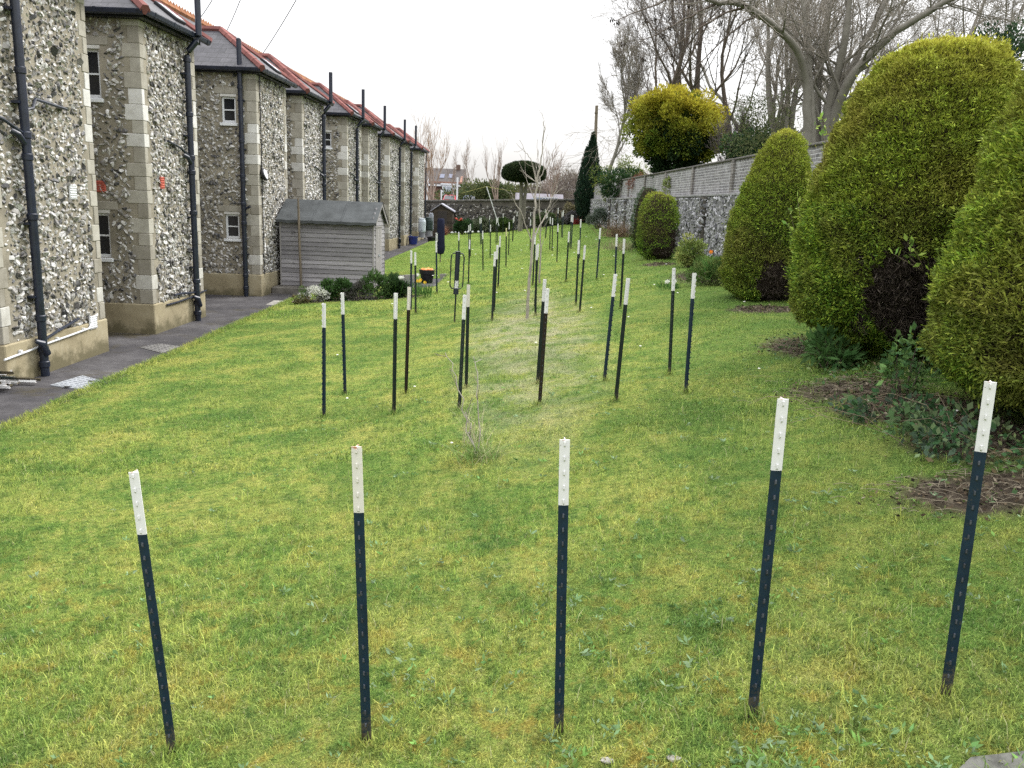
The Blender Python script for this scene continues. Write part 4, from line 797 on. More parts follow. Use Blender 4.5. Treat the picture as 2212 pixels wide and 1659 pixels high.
x, y = 3.42, 25.6; b = zt(x, y); topiary('clipped_conifer', (x, y, b), [(-.02, .2), (.12, .42), (.4, .5), (.9, .5), (1.3, .44), (1.7, .32), (1.86, .2), (1.9, .03)], 8000, .06, 'dark green clipped conifer mostly hidden behind the smallest golden one', 9, [(.04, .08, .022), (.055, .1, .03), (.03, .06, .02)], -.4, [], .07, .0)
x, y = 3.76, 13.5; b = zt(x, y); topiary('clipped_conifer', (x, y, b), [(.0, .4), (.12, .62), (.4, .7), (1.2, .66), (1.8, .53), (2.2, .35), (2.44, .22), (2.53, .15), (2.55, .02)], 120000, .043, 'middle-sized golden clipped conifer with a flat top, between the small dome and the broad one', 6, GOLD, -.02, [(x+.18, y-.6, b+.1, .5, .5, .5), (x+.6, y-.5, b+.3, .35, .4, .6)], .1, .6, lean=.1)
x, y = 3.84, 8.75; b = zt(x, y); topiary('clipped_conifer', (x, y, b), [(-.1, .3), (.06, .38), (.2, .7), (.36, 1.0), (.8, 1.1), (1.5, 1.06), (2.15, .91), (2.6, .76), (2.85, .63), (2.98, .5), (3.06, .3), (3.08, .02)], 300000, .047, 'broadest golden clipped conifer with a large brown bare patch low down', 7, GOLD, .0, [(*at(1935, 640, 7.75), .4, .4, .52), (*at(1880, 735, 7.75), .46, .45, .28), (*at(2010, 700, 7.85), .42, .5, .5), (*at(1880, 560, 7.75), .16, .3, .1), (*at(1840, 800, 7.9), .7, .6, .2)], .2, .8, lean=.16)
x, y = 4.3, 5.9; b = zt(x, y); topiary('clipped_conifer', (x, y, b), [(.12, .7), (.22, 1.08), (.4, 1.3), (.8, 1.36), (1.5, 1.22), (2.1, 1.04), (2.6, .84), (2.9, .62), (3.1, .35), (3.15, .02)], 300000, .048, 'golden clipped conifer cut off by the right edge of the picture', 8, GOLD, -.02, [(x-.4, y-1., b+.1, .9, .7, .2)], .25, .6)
# ------------------------------------------------------------------ trees behind the right-hand wall
def limb(out, lev, pts, r0, r1, rng, kids, L, mx, sub_r=.45, up=.05, spread=.8, nch=(3, 6), start=.2, rmin=.0045):
    """a limb through photo points (x, y, distance), with boughs growing from it"""
    P = np.array([at(x, y, d) for x, y, d in pts]); t = np.linspace(0, 1, len(P)); tt = np.linspace(0, 1, max(6, 3*len(P))); Q = np.stack([np.interp(tt, t, P[:, k]) for k in range(3)], -1)
    for _ in range(2): Q[1:-1] = (Q[:-2]+2*Q[1:-1]+Q[2:])/4
    Q[1:-1] += rng.normal(0, .012, Q[1:-1].shape); R = np.interp(tt, [0, 1], [r0, r1]); out.append((lev, Q, R))
    for c in range(kids):
        f = rng.uniform(start, 1); i = min(int(f*(len(Q)-1)), len(Q)-2); tg = unit(Q[i+1]-Q[i]); s = unit(np.cross(tg, rng.normal(size=3))); a = rng.uniform(.5, 1.05)
        grow(out, Q[i], tg*math.cos(a)+s*math.sin(a)+np.array([0, 0, .15]), L*rng.uniform(.5, 1.1)*(1.1-.4*f), max(R[i]*sub_r, rmin), lev+1, mx, rng, up, spread, nch, .13, .62, .35, rmin)
rng = np.random.default_rng(11); A = []; Y = 23.
limb(A, 0, [(1743, 345, Y), (1745, 250, Y), (1743, 180, Y), (1731, 112, Y-.3), (1675, 56, Y-.8), (1617, 14, Y-1.5), (1575, 4, Y-2), (1547, 8, Y-2.4), (1500, -14, Y-3), (1430, -50, Y-3.6)], .13, .028, rng, 22, 1.5, 3, .4, .02, .8, (3, 5), .4)
limb(A, 0, [(1752, 345, Y+.1), (1752, 200, Y+.1), (1744, 60, Y+.3), (1722, -120, Y+.8)], .14, .05, rng, 13, 1.9, 3, .35)
limb(A, 0, [(1790, 345, Y+.3), (1787, 277, Y+.3), (1792, 213, Y+.3), (1812, 160, Y+.2), (1824, 90, Y), (1842, -60, Y)], .2, .06, rng, 13, 1.9, 3, .35)
limb(A, 0, [(1785, 345, Y+.4), (1800, 250, Y+.2), (1838, 165, Y-.3), (1900, 95, Y-.8), (1960, 50, Y-1.3), (2060, -5, Y-1.8), (2190, -70, Y-2.4)], .16, .04, rng, 24, 1.9, 3, .35)
limb(A, 0, [(1770, 345, Y+.6), (1762, 250, Y+.6), (1776, 120, Y+.8), (1800, -60, Y+1)], .13, .05, rng, 12, 1.9, 3, .35)
limb(A, 0, [(1788, 240, Y+.5), (1840, 140, Y+.8), (1880, 70, Y+1), (1935, -40, Y+1.4)], .12, .05, rng, 12, 1.9, 3, .35)
limb(A, 0, [(1745, 210, Y), (1712, 110, Y+.3), (1688, 20, Y+.6), (1670, -60, Y+.8)], .09, .05, rng, 11, 1.6, 3, .35)
tA = bare_tree('bare_tree', at(1765, 345, Y), A, 'big grey-barked bare tree with many stems fanning out above the broad conifer', split=1)
# drooping boughs with seed bunches, reaching over from the same tree
B_ = []; rng = np.random.default_rng(5)
for pts, r in (([(1547, 8, Y-2.4), (1500, 30, Y-2.6), (1440, 62, Y-2.9), (1378, 92, Y-3.2)], .03), ([(1617, 14, Y-1.5), (1560, 30, Y-2), (1500, 70, Y-2.4), (1425, 118, Y-2.8)], .032), ([(1500, -14, Y-3), (1440, 0, Y-3.2), (1380, 22, Y-3.5), (1330, 45, Y-3.7)], .026), ([(1440, -40, Y-3.5), (1390, -12, Y-3.6), (1345, -5, Y-3.7), (1322, 2, Y-3.8)], .022), ([(1640, 30, Y-1.2), (1590, 60, Y-1.6), (1530, 120, Y-2), (1460, 180, Y-2.3)], .026)):
    limb(B_, 1, pts, r, .007, rng, 9, .75, 2, .5, .03, .8, (2, 4), .2, .005)
V, F = tubes_np([(q[1]-np.array(tA.location), q[2]) for q in B_], 4); link('drooping_boughs', np_mesh('drooping_boughs', V, F, True), BARKD, tA)
P = []; D = []
for lev, p, r in B_:
    if lev >= 2 and rng.random() < .5: P += [p[-1]]*14
P = np.array(P)+rng.normal(0, .03, (len(P), 3)); D = rng.normal(0, .4, P.shape)+np.array([0, 0, -1.])
o_ = link('seed_bunch', leaf_mesh('seed_bunch', P-np.array(tA.location), D, .085, .03, np.full((len(P), 3), .035)*np.array([1, .8, .6]), rng), LEAF, tA); o_['kind'] = 'stuff'
def generic(name, px, py, Y, L, r, seed, label, mx=4, up=.1, spread=.55, nch=(5, 8), base_z=2.3, wander=.1, ratio=.62, bark=None, twig=None, stems=1, group='bare trees behind the wall', rmin=.006):
    rng = np.random.default_rng(seed); p = at(px, py, Y); p[2] = base_z; L_ = []
    for k in range(stems): grow(L_, p+np.array([rng.uniform(-.15, .15), rng.uniform(-.15, .15), 0])*(stems > 1), np.array([rng.uniform(-.3, .3)*(stems > 1), rng.uniform(-.3, .3)*(stems > 1), 1.]), L*rng.uniform(.8, 1.1), r, 0, mx, rng, up, spread, nch, wander, ratio, .4, rmin)
    return bare_tree(name, p, L_, label, 'tree', group, bark, twig)
TWD = plain('dark twigs', (.1, .085, .078), .85, .3, 3)
generic('bare_tree', 1436, 215, 40, 7.2, .2, 21, 'dark bare tree behind the left side of the golden round tree', 4, .05, .7, (4, 5), rmin=.005, bark=BARKD, twig=TWD)
generic('bare_tree', 1522, 215, 42, 7.8, .22, 22, 'dark bare tree rising right behind the middle of the golden round tree', 4, .06, .6, (4, 4), rmin=.005, bark=BARKD, twig=TWD, stems=2)
generic('bare_tree', 1610, 215, 41, 7., .18, 23, 'leaning dark bare tree behind the right side of the golden round tree', 4, .05, .7, (4, 5), rmin=.005, bark=BARKD, twig=TWD)
generic('bare_tree', 1315, 330, 48, 5.0, .13, 24, 'slim pale bare tree between the wooden utility pole and the golden round tree', 4, .12, .5, (5, 7))
generic('bare_tree', 1698, 290, 27, 4.6, .17, 25, 'brownish twiggy bare tree behind the middle-sized conifer', 4, .1, .55, (4, 5), rmin=.004, stems=3)
generic('bare_shrub', 1608, 320, 30, 1.6, .04, 26, 'low bare many-stemmed shrub above the brick wall, right of the golden round tree', 3, .1, .5, (4, 7), stems=9, twig=TWD)
f0 = generic('bare_tree', 1985, 260, 36, 3.8, .1, 27, 'bare light brown twiggy tree showing above the left half of the broad conifer', 5, .03, .75, (3, 4), rmin=.004, ratio=.74, wander=.13)
for k, (px, Y_, rz, s, lab) in enumerate(((2075, 27, 1.3, 1.35, 'bare light brown twiggy tree showing above the right shoulder of the broad conifer'), (2190, 30, 2.9, 1.45, 'bare light brown twiggy tree in the top right corner of the picture'), (1890, 40, 4.1, 1.9, 'bare light brown twiggy tree far behind the grey many-stemmed tree'), (2270, 24, .5, 1.25, 'bare light brown twiggy tree at the right edge behind the cut-off conifer'), (1660, 50, 5.2, 1.9, 'bare twiggy tree furthest back, left of the grey many-stemmed tree'), (2130, 36, 3.6, 1.9, 'tallest bare twiggy tree behind the top right corner trees'), (1990, 29, 2.2, 1.3, 'bare twiggy tree right behind the top of the broad conifer'))):
    p = at(px, 300, Y_); p[2] = 2.3; put(f0, p, rz, s, lab)
def on_bank(px, Y): p = at(px, 300, Y); p[2] = 2.35; return p
DARKG = [(.022, .05, .02), (.03, .065, .024), (.045, .08, .03)]
bush('evergreen_bush', on_bank(1668, 29), (1.7, 1.2, 1.25), 9000, .13, DARKG, 'dark glossy evergreen bush behind the twiggy tree above the brick wall', 31, zmin=-.5)
bush('evergreen_bush', on_bank(2168, 20), (1.5, 1.2, 2.1), 9000, .1, [(.03, .06, .03), (.045, .085, .04)], 'dark blue-green evergreen showing between the two nearest conifers', 32, 'tree', .3)
bush('evergreen_bush', on_bank(1345, 42), (1.25, 1., .72), 6000, .12, DARKG, 'dark round evergreen bush above the brick wall beside the tall cypress', 33)
bush('yellowish_shrub', on_bank(1352, 46), (1.6, 1., 1.1), 6000, .11, [(.16, .19, .04), (.11, .15, .035)], 'yellow-green shrub behind the dark round bush left of the golden tree', 34)
bush('red_twig_shrub', on_bank(1408, 38), (1., .7, .55), 2500, .16, [(.16, .07, .05), (.2, .1, .07)], 'reddish bare-twigged shrub on top of the brick wall', 35, asp=.12, lean=1.4)
for k, (px, Y_) in enumerate(((1500, 30), (1590, 27))): bush('wall_top_weeds', on_bank(px, Y_), (.9, .4, .5), 1200, .12, [(.2, .24, .08), (.13, .2, .06)], ['pale green weeds on the wall top right of the golden tree', 'pale green weeds on the wall top left of the middle-sized conifer'][k], 36+k, 'weeds', clumps=12)
bush('ivy_clad_thicket', on_bank(1655, 26.5), (1.25, .9, 1.75), 5200, .075, [(.1, .12, .05), (.13, .14, .065), (.07, .09, .035)], 'thin olive ivy thicket round the brownish twiggy tree', 39, 'thicket', clumps=60, asp=.5, stems=False)
# the golden round tree with an ivy-clad foot
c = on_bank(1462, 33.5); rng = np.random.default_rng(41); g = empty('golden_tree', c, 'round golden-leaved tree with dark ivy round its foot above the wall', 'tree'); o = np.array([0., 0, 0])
def cloud(nm, cen, rad, n_cl, cr, n, size, cols, low, up=.4, asp=.55, top=None):
    u = unit(rng.normal(size=(n_cl, 3))); u[:, 2] = np.maximum(u[:, 2], low); cc = np.array(cen)+u*np.array(rad)*rng.uniform(.72, 1.04, (n_cl, 1)); r_ = cr*rng.uniform(.6, 1.3, n_cl); k = rng.integers(0, n_cl, n); q = unit(rng.normal(size=(n, 3))); P = cc[k]+q*(r_[k]*rng.uniform(.3, 1, n)**.5)[:, None]
    D = q*.7+u[k]*.6+np.array([0, 0, up])+rng.normal(0, .35, (n, 3)); ci = rng.integers(0, len(cols), n_cl); col = np.array(cols)[ci][k]*rng.uniform(.75, 1.2, (n, 1))
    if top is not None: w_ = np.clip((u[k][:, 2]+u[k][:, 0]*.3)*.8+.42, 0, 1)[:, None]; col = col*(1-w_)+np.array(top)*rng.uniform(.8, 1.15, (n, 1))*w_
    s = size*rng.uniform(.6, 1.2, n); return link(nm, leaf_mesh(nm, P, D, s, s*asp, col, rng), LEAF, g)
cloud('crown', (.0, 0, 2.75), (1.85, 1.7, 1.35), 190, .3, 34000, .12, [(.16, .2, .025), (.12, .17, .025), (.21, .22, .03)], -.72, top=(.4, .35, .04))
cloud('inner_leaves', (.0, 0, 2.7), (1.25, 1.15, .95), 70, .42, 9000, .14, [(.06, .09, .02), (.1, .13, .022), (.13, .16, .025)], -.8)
cloud('ivy', (.05, 0, 1.7), (.95, .9, 1.2), 60, .35, 9000, .13, [(.016, .035, .014), (.024, .045, .018), (.03, .06, .02)], -.9, .0)
cloud('ivy', (.1, -.35, 2.2), (1.2, 1.3, .7), 30, .3, 4000, .13, [(.016, .035, .014), (.03, .055, .02)], -.9, .0)
L = []
for k in range(9): e = np.array([rng.uniform(-1.3, 1.3), rng.uniform(-1, 1), rng.uniform(1.9, 2.9)]); a = np.array([rng.uniform(-.25, .25), rng.uniform(-.2, .2), -.05]); L.append((np.array([a, a+(e-a)*np.array([.25, .25, .4]), a+(e-a)*np.array([.6, .6, .75]), e]), np.array([.1, .085, .06, .03])))
V, F = tubes_np(L, 6); link('trunk', np_mesh('trunk', V, F, True), BARKD, g)
a = Vector(at(1282, 430, 57)); b = Vector(at(1289, 228, 57)); a.z = 1.2; m = MB(); m.tube([a, a.lerp(b, .5), b], [.14, .12, .1], 10); m.lathe([(.11, -.02), (.12, 0), (.11, .12)], b-Vector((0, 0, .5)), 10); tag(m.build('utility_pole', OLDPOST, None, True), 'tall wooden utility pole beside the dark cypress', 'pole')
def cable(name, a, b, sag, r, label, mat=None):
    a, b = Vector(a), Vector(b); m = MB(); m.tube([a.lerp(b, t_)-Vector((0, 0, sag*4*t_*(1-t_))) for t_ in np.linspace(0, 1, 13)], r, 5); tag(m.build(name, mat or BLACKP), label, 'cable')
cable('overhead_cable', at(566, 118, 27), at(665, -45, 19), .05, .011, 'overhead cable slanting up from the roofs, rightmost of the three')
cable('overhead_cable', at(486, 74, 24), at(536, -45, 17), .05, .009, 'overhead cable slanting up from the roofs, between the other two')
cable('overhead_cable', at(424, 48, 20), at(480, -40, 15), .05, .008, 'overhead cable slanting up from the roofs, leftmost of the three')
cable('overhead_cable', b-Vector((0, 0, .3)), at(2120, -60, 30), .3, .012, 'long overhead cable running from the wooden pole up to the right through the branches')
# ------------------------------------------------------------------ the end of the garden and what stands beyond
rng = np.random.default_rng(51); c = on_lawn(1271, 482); g = empty('cypress', c, 'tall dark pointed cypress against the end of the flint wall', 'tree'); n = 22000
s = at(1268, 290, c[1])[2]-c[2]; k = rng.integers(0, 4, n); cen = np.array([[0, 0], [.5, .05], [-.3, .2], [.75, -.1]])[k]; hh = np.array([s, s*.6, s*.84, s*.4])[k]; wd_ = np.array([.5, .52, .44, .5])[k]
z = rng.random(n)**.9*hh; f = z/hh; rad = 1.5*wd_*np.where(f < .35, .6+f*1.15, (1-f)**.75*1.38); a = rng.uniform(0, 6.28, n); q = rng.random(n)**.35
P = np.stack([cen[:, 0]+np.cos(a)*rad*q, cen[:, 1]+np.sin(a)*rad*q, z], -1); D = np.stack([np.cos(a)*.35, np.sin(a)*.35, np.full(n, 1.)], -1)+rng.normal(0, .15, (n, 3)); col = np.array([(.014, .032, .02), (.02, .045, .026), (.03, .055, .03)])[rng.integers(0, 3, n)]*rng.uniform(.7, 1.3, (n, 1)); br = (k == 3) & (rng.random(n) < .4); col[br] = (.06, .04, .025)
link('crown', leaf_mesh('crown', P, D, .22*rng.uniform(.6, 1.2, n), .05, col, rng), LEAF, g); m = MB(); m.tube([(0, 0, -.1), (0, 0, s*.5), (0, 0, s*.9)], [.12, .07, .02], 8); m.build('trunk', BARKD, g)
c = on_lawn(1293, 494); bush('lavender_bush', c, (.72, .6, .48), 6000, .12, [(.09, .115, .09), (.065, .09, .06), (.12, .14, .11)], 'rounded grey-green bush at the foot of the cypress', 52, asp=.14, lean=.9)
def tuft(name, c, n, L, w_, cols, label, seed, cat='grass clump', spread=.8, rad=.12):
    rng = np.random.default_rng(seed); V = []; C_ = []
    for k in range(n):
        a = rng.uniform(0, 6.28); d = np.array([math.cos(a)*spread*rng.random(), math.sin(a)*spread*rng.random(), 1.]); d /= np.linalg.norm(d); p = np.array([rng.normal(0, rad), rng.normal(0, rad), 0]); l = L*rng.uniform(.5, 1.1); s = unit(np.cross(d, rng.normal(size=3)))*w_/2; pts = [p]; dd = d
        for i in range(4): dd = dd+np.array([d[0]*.3, d[1]*.3, -.22*(i > 0)]); pts.append(pts[-1]+unit(dd)*l/4)
        for i, q in enumerate(pts): V += [q-s*(1-i/4.2), q+s*(1-i/4.2)]
        C_ += [np.array(cols[rng.integers(0, len(cols))])*rng.uniform(.75, 1.2)]*10
    V = np.array(V); V[:, 2] = np.maximum(V[:, 2], 0); i = (np.arange(n)[:, None]*10+np.arange(4)[None]*2).ravel(); o = link(name, np_mesh(name, V, [np.stack([i, i+1, i+3, i+2], -1)], False, np.array(C_)), LEAF); o.location = c
    return tag(o, label, cat)
tuft('brown_grass', on_lawn(1335, 512), 420, .95, .016, [(.2, .13, .085), (.27, .19, .12), (.13, .1, .06)], 'clump of arching brown sedge beside the flint wall', 53, rad=.3)
tuft('dry_grass', on_lawn(1352, 540), 420, .5, .014, [(.3, .27, .16), (.2, .22, .1)], 'pale dry grass tufts at the foot of the flint wall below the sedge', 54, rad=.45)
FB = 55.2
def far(px, py, Y=FB): p = on_lawn(px, py); q = at(px, py, Y); q[2] = float(zl(q[0], Y)) if q[0] > -5.5 else float(pz(Y)); return q
GREYG = [(.12, .14, .09), (.16, .17, .12), (.09, .12, .06)]; MIDG = [(.06, .1, .03), (.08, .13, .035), (.045, .08, .025)]
bush('dark_shrub', far(1000, 500, 53.5), (.62, .5, .5), 3000, .13, DARKG, 'dark glossy shrub in front of the end wall', 61); b = far(991, 500, 53.2)
m = MB(); rnd = random.Random(6)
for k in range(9): p = b+np.array([rnd.uniform(-.25, .25), rnd.uniform(-.2, .1), rnd.uniform(.75, 1.05)]); m.lathe([(.01, -.03), (.06, -.01), (.07, .03), (.02, .05)], p, 6)
tag(m.build('red_flowers', plain('red petals', (.45, .05, .03), .6)), 'red flowers at the top of the dark shrub by the end wall', 'flowers')
bush('grey_shrub', far(1042, 497), (.9, .6, .45), 3500, .12, GREYG, 'low grey-green shrub at the end wall, left of the mushroom-shaped tree', 62)
bush('green_shrub', far(1085, 492), (.7, .5, .42), 3000, .13, MIDG+[(.14, .17, .04)], 'mid green shrub beneath the mushroom-shaped tree', 63)
bush('purple_shrub', far(1236, 487, 54), (.6, .5, .4), 2600, .13, [(.1, .095, .1), (.13, .12, .13), (.07, .08, .07)], 'greyish purple shrub at the end wall near the cypress', 64)
bush('border_plants', far(1180, 487), (1., .5, .4), 3500, .12, MIDG+GREYG, 'low mixed green plants at the end wall, right of the mushroom-shaped tree', 65, 'plants')
bush('creeper', (far(1232, 470)[0], 55.75, .6), (1.15, .3, .75), 5000, .13, [(.2, .18, .1), (.14, .12, .08), (.25, .23, .16)], 'straggly brown creeper covering the right end of the end wall', 66)
tuft('red_cordyline', far(962, 505, 53), 90, .75, .035, [(.26, .1, .07), (.3, .17, .11)], 'spiky reddish cordyline near the little brown shed', 67, 'plant', rad=.06)
tuft('red_cordyline', far(1407/1.13-0, 488, 53), 70, .7, .035, [(.14, .02, .02), (.2, .03, .03)], 'spiky dark red cordyline left of the cypress', 68, 'plant', rad=.06)
rnd = random.Random(9)
m = MB()
for k in range(7): p = far(rnd.uniform(975, 1040), 503, rnd.uniform(52.4, 53.2)); m.lathe([(.01, .1), (.07, .14), (.06, .2), (.01, .22)], p, 6)
tag(m.build('white_flowers', WHITE), 'scattered white flowers in front of the end-wall shrubs', 'flowers', kind='stuff')
# mushroom-shaped clipped tree
rng = np.random.default_rng(71); c = far(1127, 488, 53.); top = at(1125, 350, 53.)[2]; lo = at(1125, 391, 53.)[2]; g = empty('mushroom_tree', c, 'dark clipped tree shaped like a mushroom on two bare stems', 'tree'); R0 = 1.28; n = 16000
hh_ = top-lo; u = unit(rng.normal(size=(n, 3))); q = (np.abs(u[:, 0]**2+u[:, 1]**2)**1.6+np.abs(u[:, 2])**3.2)**(1/3.2); u2 = u/q[:, None]
P = np.stack([u2[:, 0]*R0, u2[:, 1]*R0, np.where(u2[:, 2] > 0, u2[:, 2]*hh_*.6*(1-.25*(u2[:, 0]**2+u2[:, 1]**2)), u2[:, 2]*hh_*.36)+lo-c[2]+hh_*.38], -1); P += u*((snoise(P, 5., 3)*.05)-rng.random(n)**2*.12)[:, None]
link('crown', leaf_mesh('crown', P, u+rng.normal(0, .4, (n, 3))+np.array([0, 0, .15]), .14, .06, np.array([(.018, .034, .014), (.028, .048, .02), (.045, .06, .024)])[rng.integers(0, 3, n)], rng), LEAF, g)
m = MB(); m.lathe([(R0*.3, lo-c[2]+hh_*.12), (R0*.85, lo-c[2]+hh_*.2), (R0*.92, lo-c[2]+hh_*.45), (R0*.8, lo-c[2]+hh_*.75), (R0*.2, lo-c[2]+hh_*.85)], (0, 0, 0), 16); m.build('inner_twigs', COREM, g)
m = MB(); h = lo-c[2]; m.tube([(-.1, 0, -.1), (-.08, 0, h*.5), (-.14, 0, h+.3)], [.15, .13, .1], 8); m.tube([(.12, 0, h*.25), (.1, 0, h*.55), (.2, 0, h+.3)], [.12, .11, .09], 8); m.build('trunk', BARK, g, True)
m = MB(); a = Vector(at(1077, 480, 54.)); b = Vector(at(1072, 455, 54.)); a = Vector(at(1078, 488, 54.)); b = Vector(at(1050.5, 402, 54.)); b = Vector(at(1051, 403, 54.)); m.tube([a, b], .03, 6); tag(m.build('clothes_pole', WHITE), 'thin white leaning clothes-line pole in front of the end wall', 'pole')
cable('clothes_line', b, at(998, 417, 56), .0, .012, 'yellowish clothes line running left from the white leaning pole', plain('yellow line', (.4, .38, .12))); cable('clothes_line', b, at(1140, 416, 54), .04, .012, 'yellowish clothes line running right from the white leaning pole', bpy.data.materials['yellow line'])
# glazed roof and grey roof beyond the end wall
Y = 60.; P0 = at(1134, 437, Y); P1 = at(1204, 437, Y); T0 = at(1160, 426, Y); T1 = at(1200, 425, Y); zb = 1.5; g = empty('greenhouse', (P0[0], Y, zb), 'white framed glazed roof of a low greenhouse showing over the end wall', 'greenhouse')
m = MB(); m.box((P0[0], Y, zb), (P1[0], Y+2.4, P0[2])); m.build('base', plain('greenhouse base', (.5, .52, .54), .6), g)
m = MB(); x0, x1, zl_, zt_ = P0[0], P1[0], P0[2]+.004, T0[2]; pts = [(x0, zl_), (x0+.25, zl_+(zt_-zl_)*.5), (x0+.7, zt_), (x1, zt_+.04), (x1, zl_)]; m.prism([(x, Y-.02, z) for x, z in pts], (0, 2.4, 0)); m.build('roof', plain('pale blue glazing', (.42, .5, .62), .15, .1), g)
m = MB(); f_ = np.linspace(.25, 1, 9)
for q in f_: x = x0+(x1-x0)*q; m.box((x-.025, Y-.06, zl_), (x+.025, Y-.021, zt_-.02+.03*q))
m.box((x0+.2, Y-.07, zl_-.05), (x1, Y-.021, zl_)); m.box((x0+.7, Y-.07, zt_-.03), (x1, Y-.021, zt_+.05)); m.build('frame', WHITE, g)
for o_ in g.children: o_.matrix_parent_inverse = Matrix.Translation(-Vector(g.location))
Y = 66.; a = at(1115, 432, Y); b = at(1215, 432, Y); tp = at(1150, 417, Y)[2]; g = empty('outbuilding', (a[0], Y, 1.5), 'low outbuilding with a long grey roof behind the greenhouse', 'building'); m = MB(); m.box((a[0], Y, 1.5), (b[0], Y+4, a[2]-.1)); m.build('wall', plain('drab wall', (.16, .15, .15), .9), g)
m = MB(); m.prism([(a[0]-.1, Y-.2, a[2]-.1), (a[0]-.1, Y+2, tp), (a[0]-.1, Y+4.2, a[2]-.1)], (b[0]-a[0]+.2, 0, 0)); m.build('roof', plain('grey purple roof', (.13, .12, .14), .85, .2, 3), g)
for o_ in g.children: o_.matrix_parent_inverse = Matrix.Translation(-Vector(g.location))
# far house
Y = 112.; s = Y/PF; a = at(917, 430, Y); b = at(997, 430, Y); zg = 1.55; ev = at(990, 400, Y)[2]; rg = at(940, 361, Y)[2]; X0, X1 = a[0]-8, b[0]; g = empty('far_house', ((X0+X1)/2, Y, zg), 'far house with a steep brown tiled roof, rooflights and a white bay window', 'house')
m = MB(); m.box((X0, Y, zg), (X1, Y+7, ev+.4)); m.prism([(X1-.3, Y, ev+.4), (X1-.3, Y+7, ev+.4), (X1-.3, Y+3.5, rg-.2)], (.29, 0, 0)); m.build('wall', brick_mat('far red brick', (.2, .08, .05), (.26, .11, .07), (.3, .27, .24), pf=0), g)
m = MB(); m.prism([(X0, Y-.5, ev-.1), (X0, Y+3.5, rg), (X0, Y+7.5, ev-.1)], (X1-X0+.2, 0, 0)); rf = m.build('roof', slate_mat('brown tiles', (.034, .027, .025), (.05, .038, .034), .3), g)
def roof_at(px, py): q = at(px, py, Y+1.5); return q
for px, py in ((974, 381), (955, 381)):
    q = at(px, py, Y+1.7); m = MB(); f = (q[2]-ev+.1)/(rg-ev+.1); yy = Y-.5+4*f; sl = (rg-ev+.1)/4; m.add([(q[0]-.33, yy-.45, q[2]-.45*sl+.06), (q[0]+.33, yy-.45, q[2]-.45*sl+.06), (q[0]+.33, yy+.45, q[2]+.45*sl+.06), (q[0]-.33, yy+.45, q[2]+.45*sl+.06)], [(0, 1, 2, 3)]); m.build('rooflight', plain('rooflight glass', (.09, .1, .15), .35, .1), rf)
m = MB(); q = at(991, 360, Y+3.4); m.box((q[0]-.35, Y+3.2, rg-.6), (q[0]+.2, Y+4.0, rg+.55)); m.build('chimney', plain('brown brick chimney', (.1, .065, .05), .9), rf)
w0, w1 = at(955, 426, Y-1), at(985, 400, Y-1); m = MB(); m.box((w0[0], Y-1, w0[2]), (w1[0], Y-.51, w1[2])); m.box((w0[0]-.2, Y-1.1, w1[2]), (w1[0]+.2, Y-.4, w1[2]+.18)); bw = m.build('bay_window', PVC, g)
m = MB(); ww = w1[0]-w0[0]
for f0_, f1_ in ((.1, .29), (.34, .64), (.7, .93)): m.box((w0[0]+ww*f0_, Y-1.04, w0[2]+.25), (w0[0]+ww*f1_, Y-1.005, w1[2]-.2))
m.build('pane', plain('curtained glass', (.3, .33, .37), .15, .2), bw)
m = MB(); m.box((X1-6.5, Y-.6, ev-.22), (X1+.3, Y-.505, ev-.02)); m.build('fascia', WHITE, g)
for o_ in g.children: o_.matrix_parent_inverse = Matrix.Translation(-Vector(g.location))
def car(px, py, Y, paint, label, rear):
    p = at(px, py, Y); zg = 1.22; s = 1.75; g = empty('parked_car', (p[0], Y, zg), label, 'car', 'cars parked beyond the end wall'); H_ = 1.48
    def loft(name, secs, mat):
        m = MB(); n = len(secs[0]); vs = [v for sc_ in secs for v in sc_]; m.add(vs, [(i*n+j, i*n+(j+1) % n, (i+1)*n+(j+1) % n, (i+1)*n+j) for i in range(len(secs)-1) for j in range(n)]+[tuple(range(n))[::-1], tuple(range((len(secs)-1)*n, len(secs)*n))]); return m.build(name, mat, g, True)
    def sec(y, w_, z0, z1): return [(-w_, y, z0), (w_, y, z0), (w_*1.04, y, (z0+z1)/2), (w_*.95, y, z1), (-w_*.95, y, z1), (-w_*1.04, y, (z0+z1)/2)]
    bd = loft('body', [sec(0, .7, .3, .78), sec(.2, .82, .22, .86), sec(1.2, .84, .2, .92), sec(3.2, .84, .2, .95), sec(3.9, .8, .24, .9), sec(4.1, .7, .32, .8)], paint)
    loft('cabin', [sec(.95, .72, .9, .93), sec(1.75, .62, .9, H_-.06), sec(2.4, .62, .9, H_), sec(3.3, .6, .9, H_-.06), sec(3.85, .7, .9, .96)], paint)
    m = MB(); m.add([(-.6, 1.02, .955), (.6, 1.02, .955), (.52, 1.7, H_-.1), (-.52, 1.7, H_-.1)], [(0, 1, 2, 3)]); m.v = [(x, y-.05, z+.03) for x, y, z in m.v]; m.build('windscreen', GLASS, g)
    for sx in (-1, 1):
        m = MB(); m.add([(sx*.79, 1.3, .97), (sx*.69, 1.8, H_-.12), (sx*.69, 3.2, H_-.12), (sx*.79, 3.6, .97)], [(0, 1, 2, 3)]); m.build('side_window', GLASS, g)
        m = MB(); m.bevbox((sx*.62-.1, -.03, .66), (sx*.62+.1, .06, .78), .02); m.build('tail_light' if rear else 'headlight', plain('red lamp', (.5, .02, .02), .3) if rear else plain('clear lamp', (.7, .72, .75), .2), g)
        for y in (.75, 3.3): m = MB(); m.tube([(sx*.72, y, .3), (sx*.86, y, .3)], .3, 16); m.build('wheel', BLACKP, g, True)
    return g
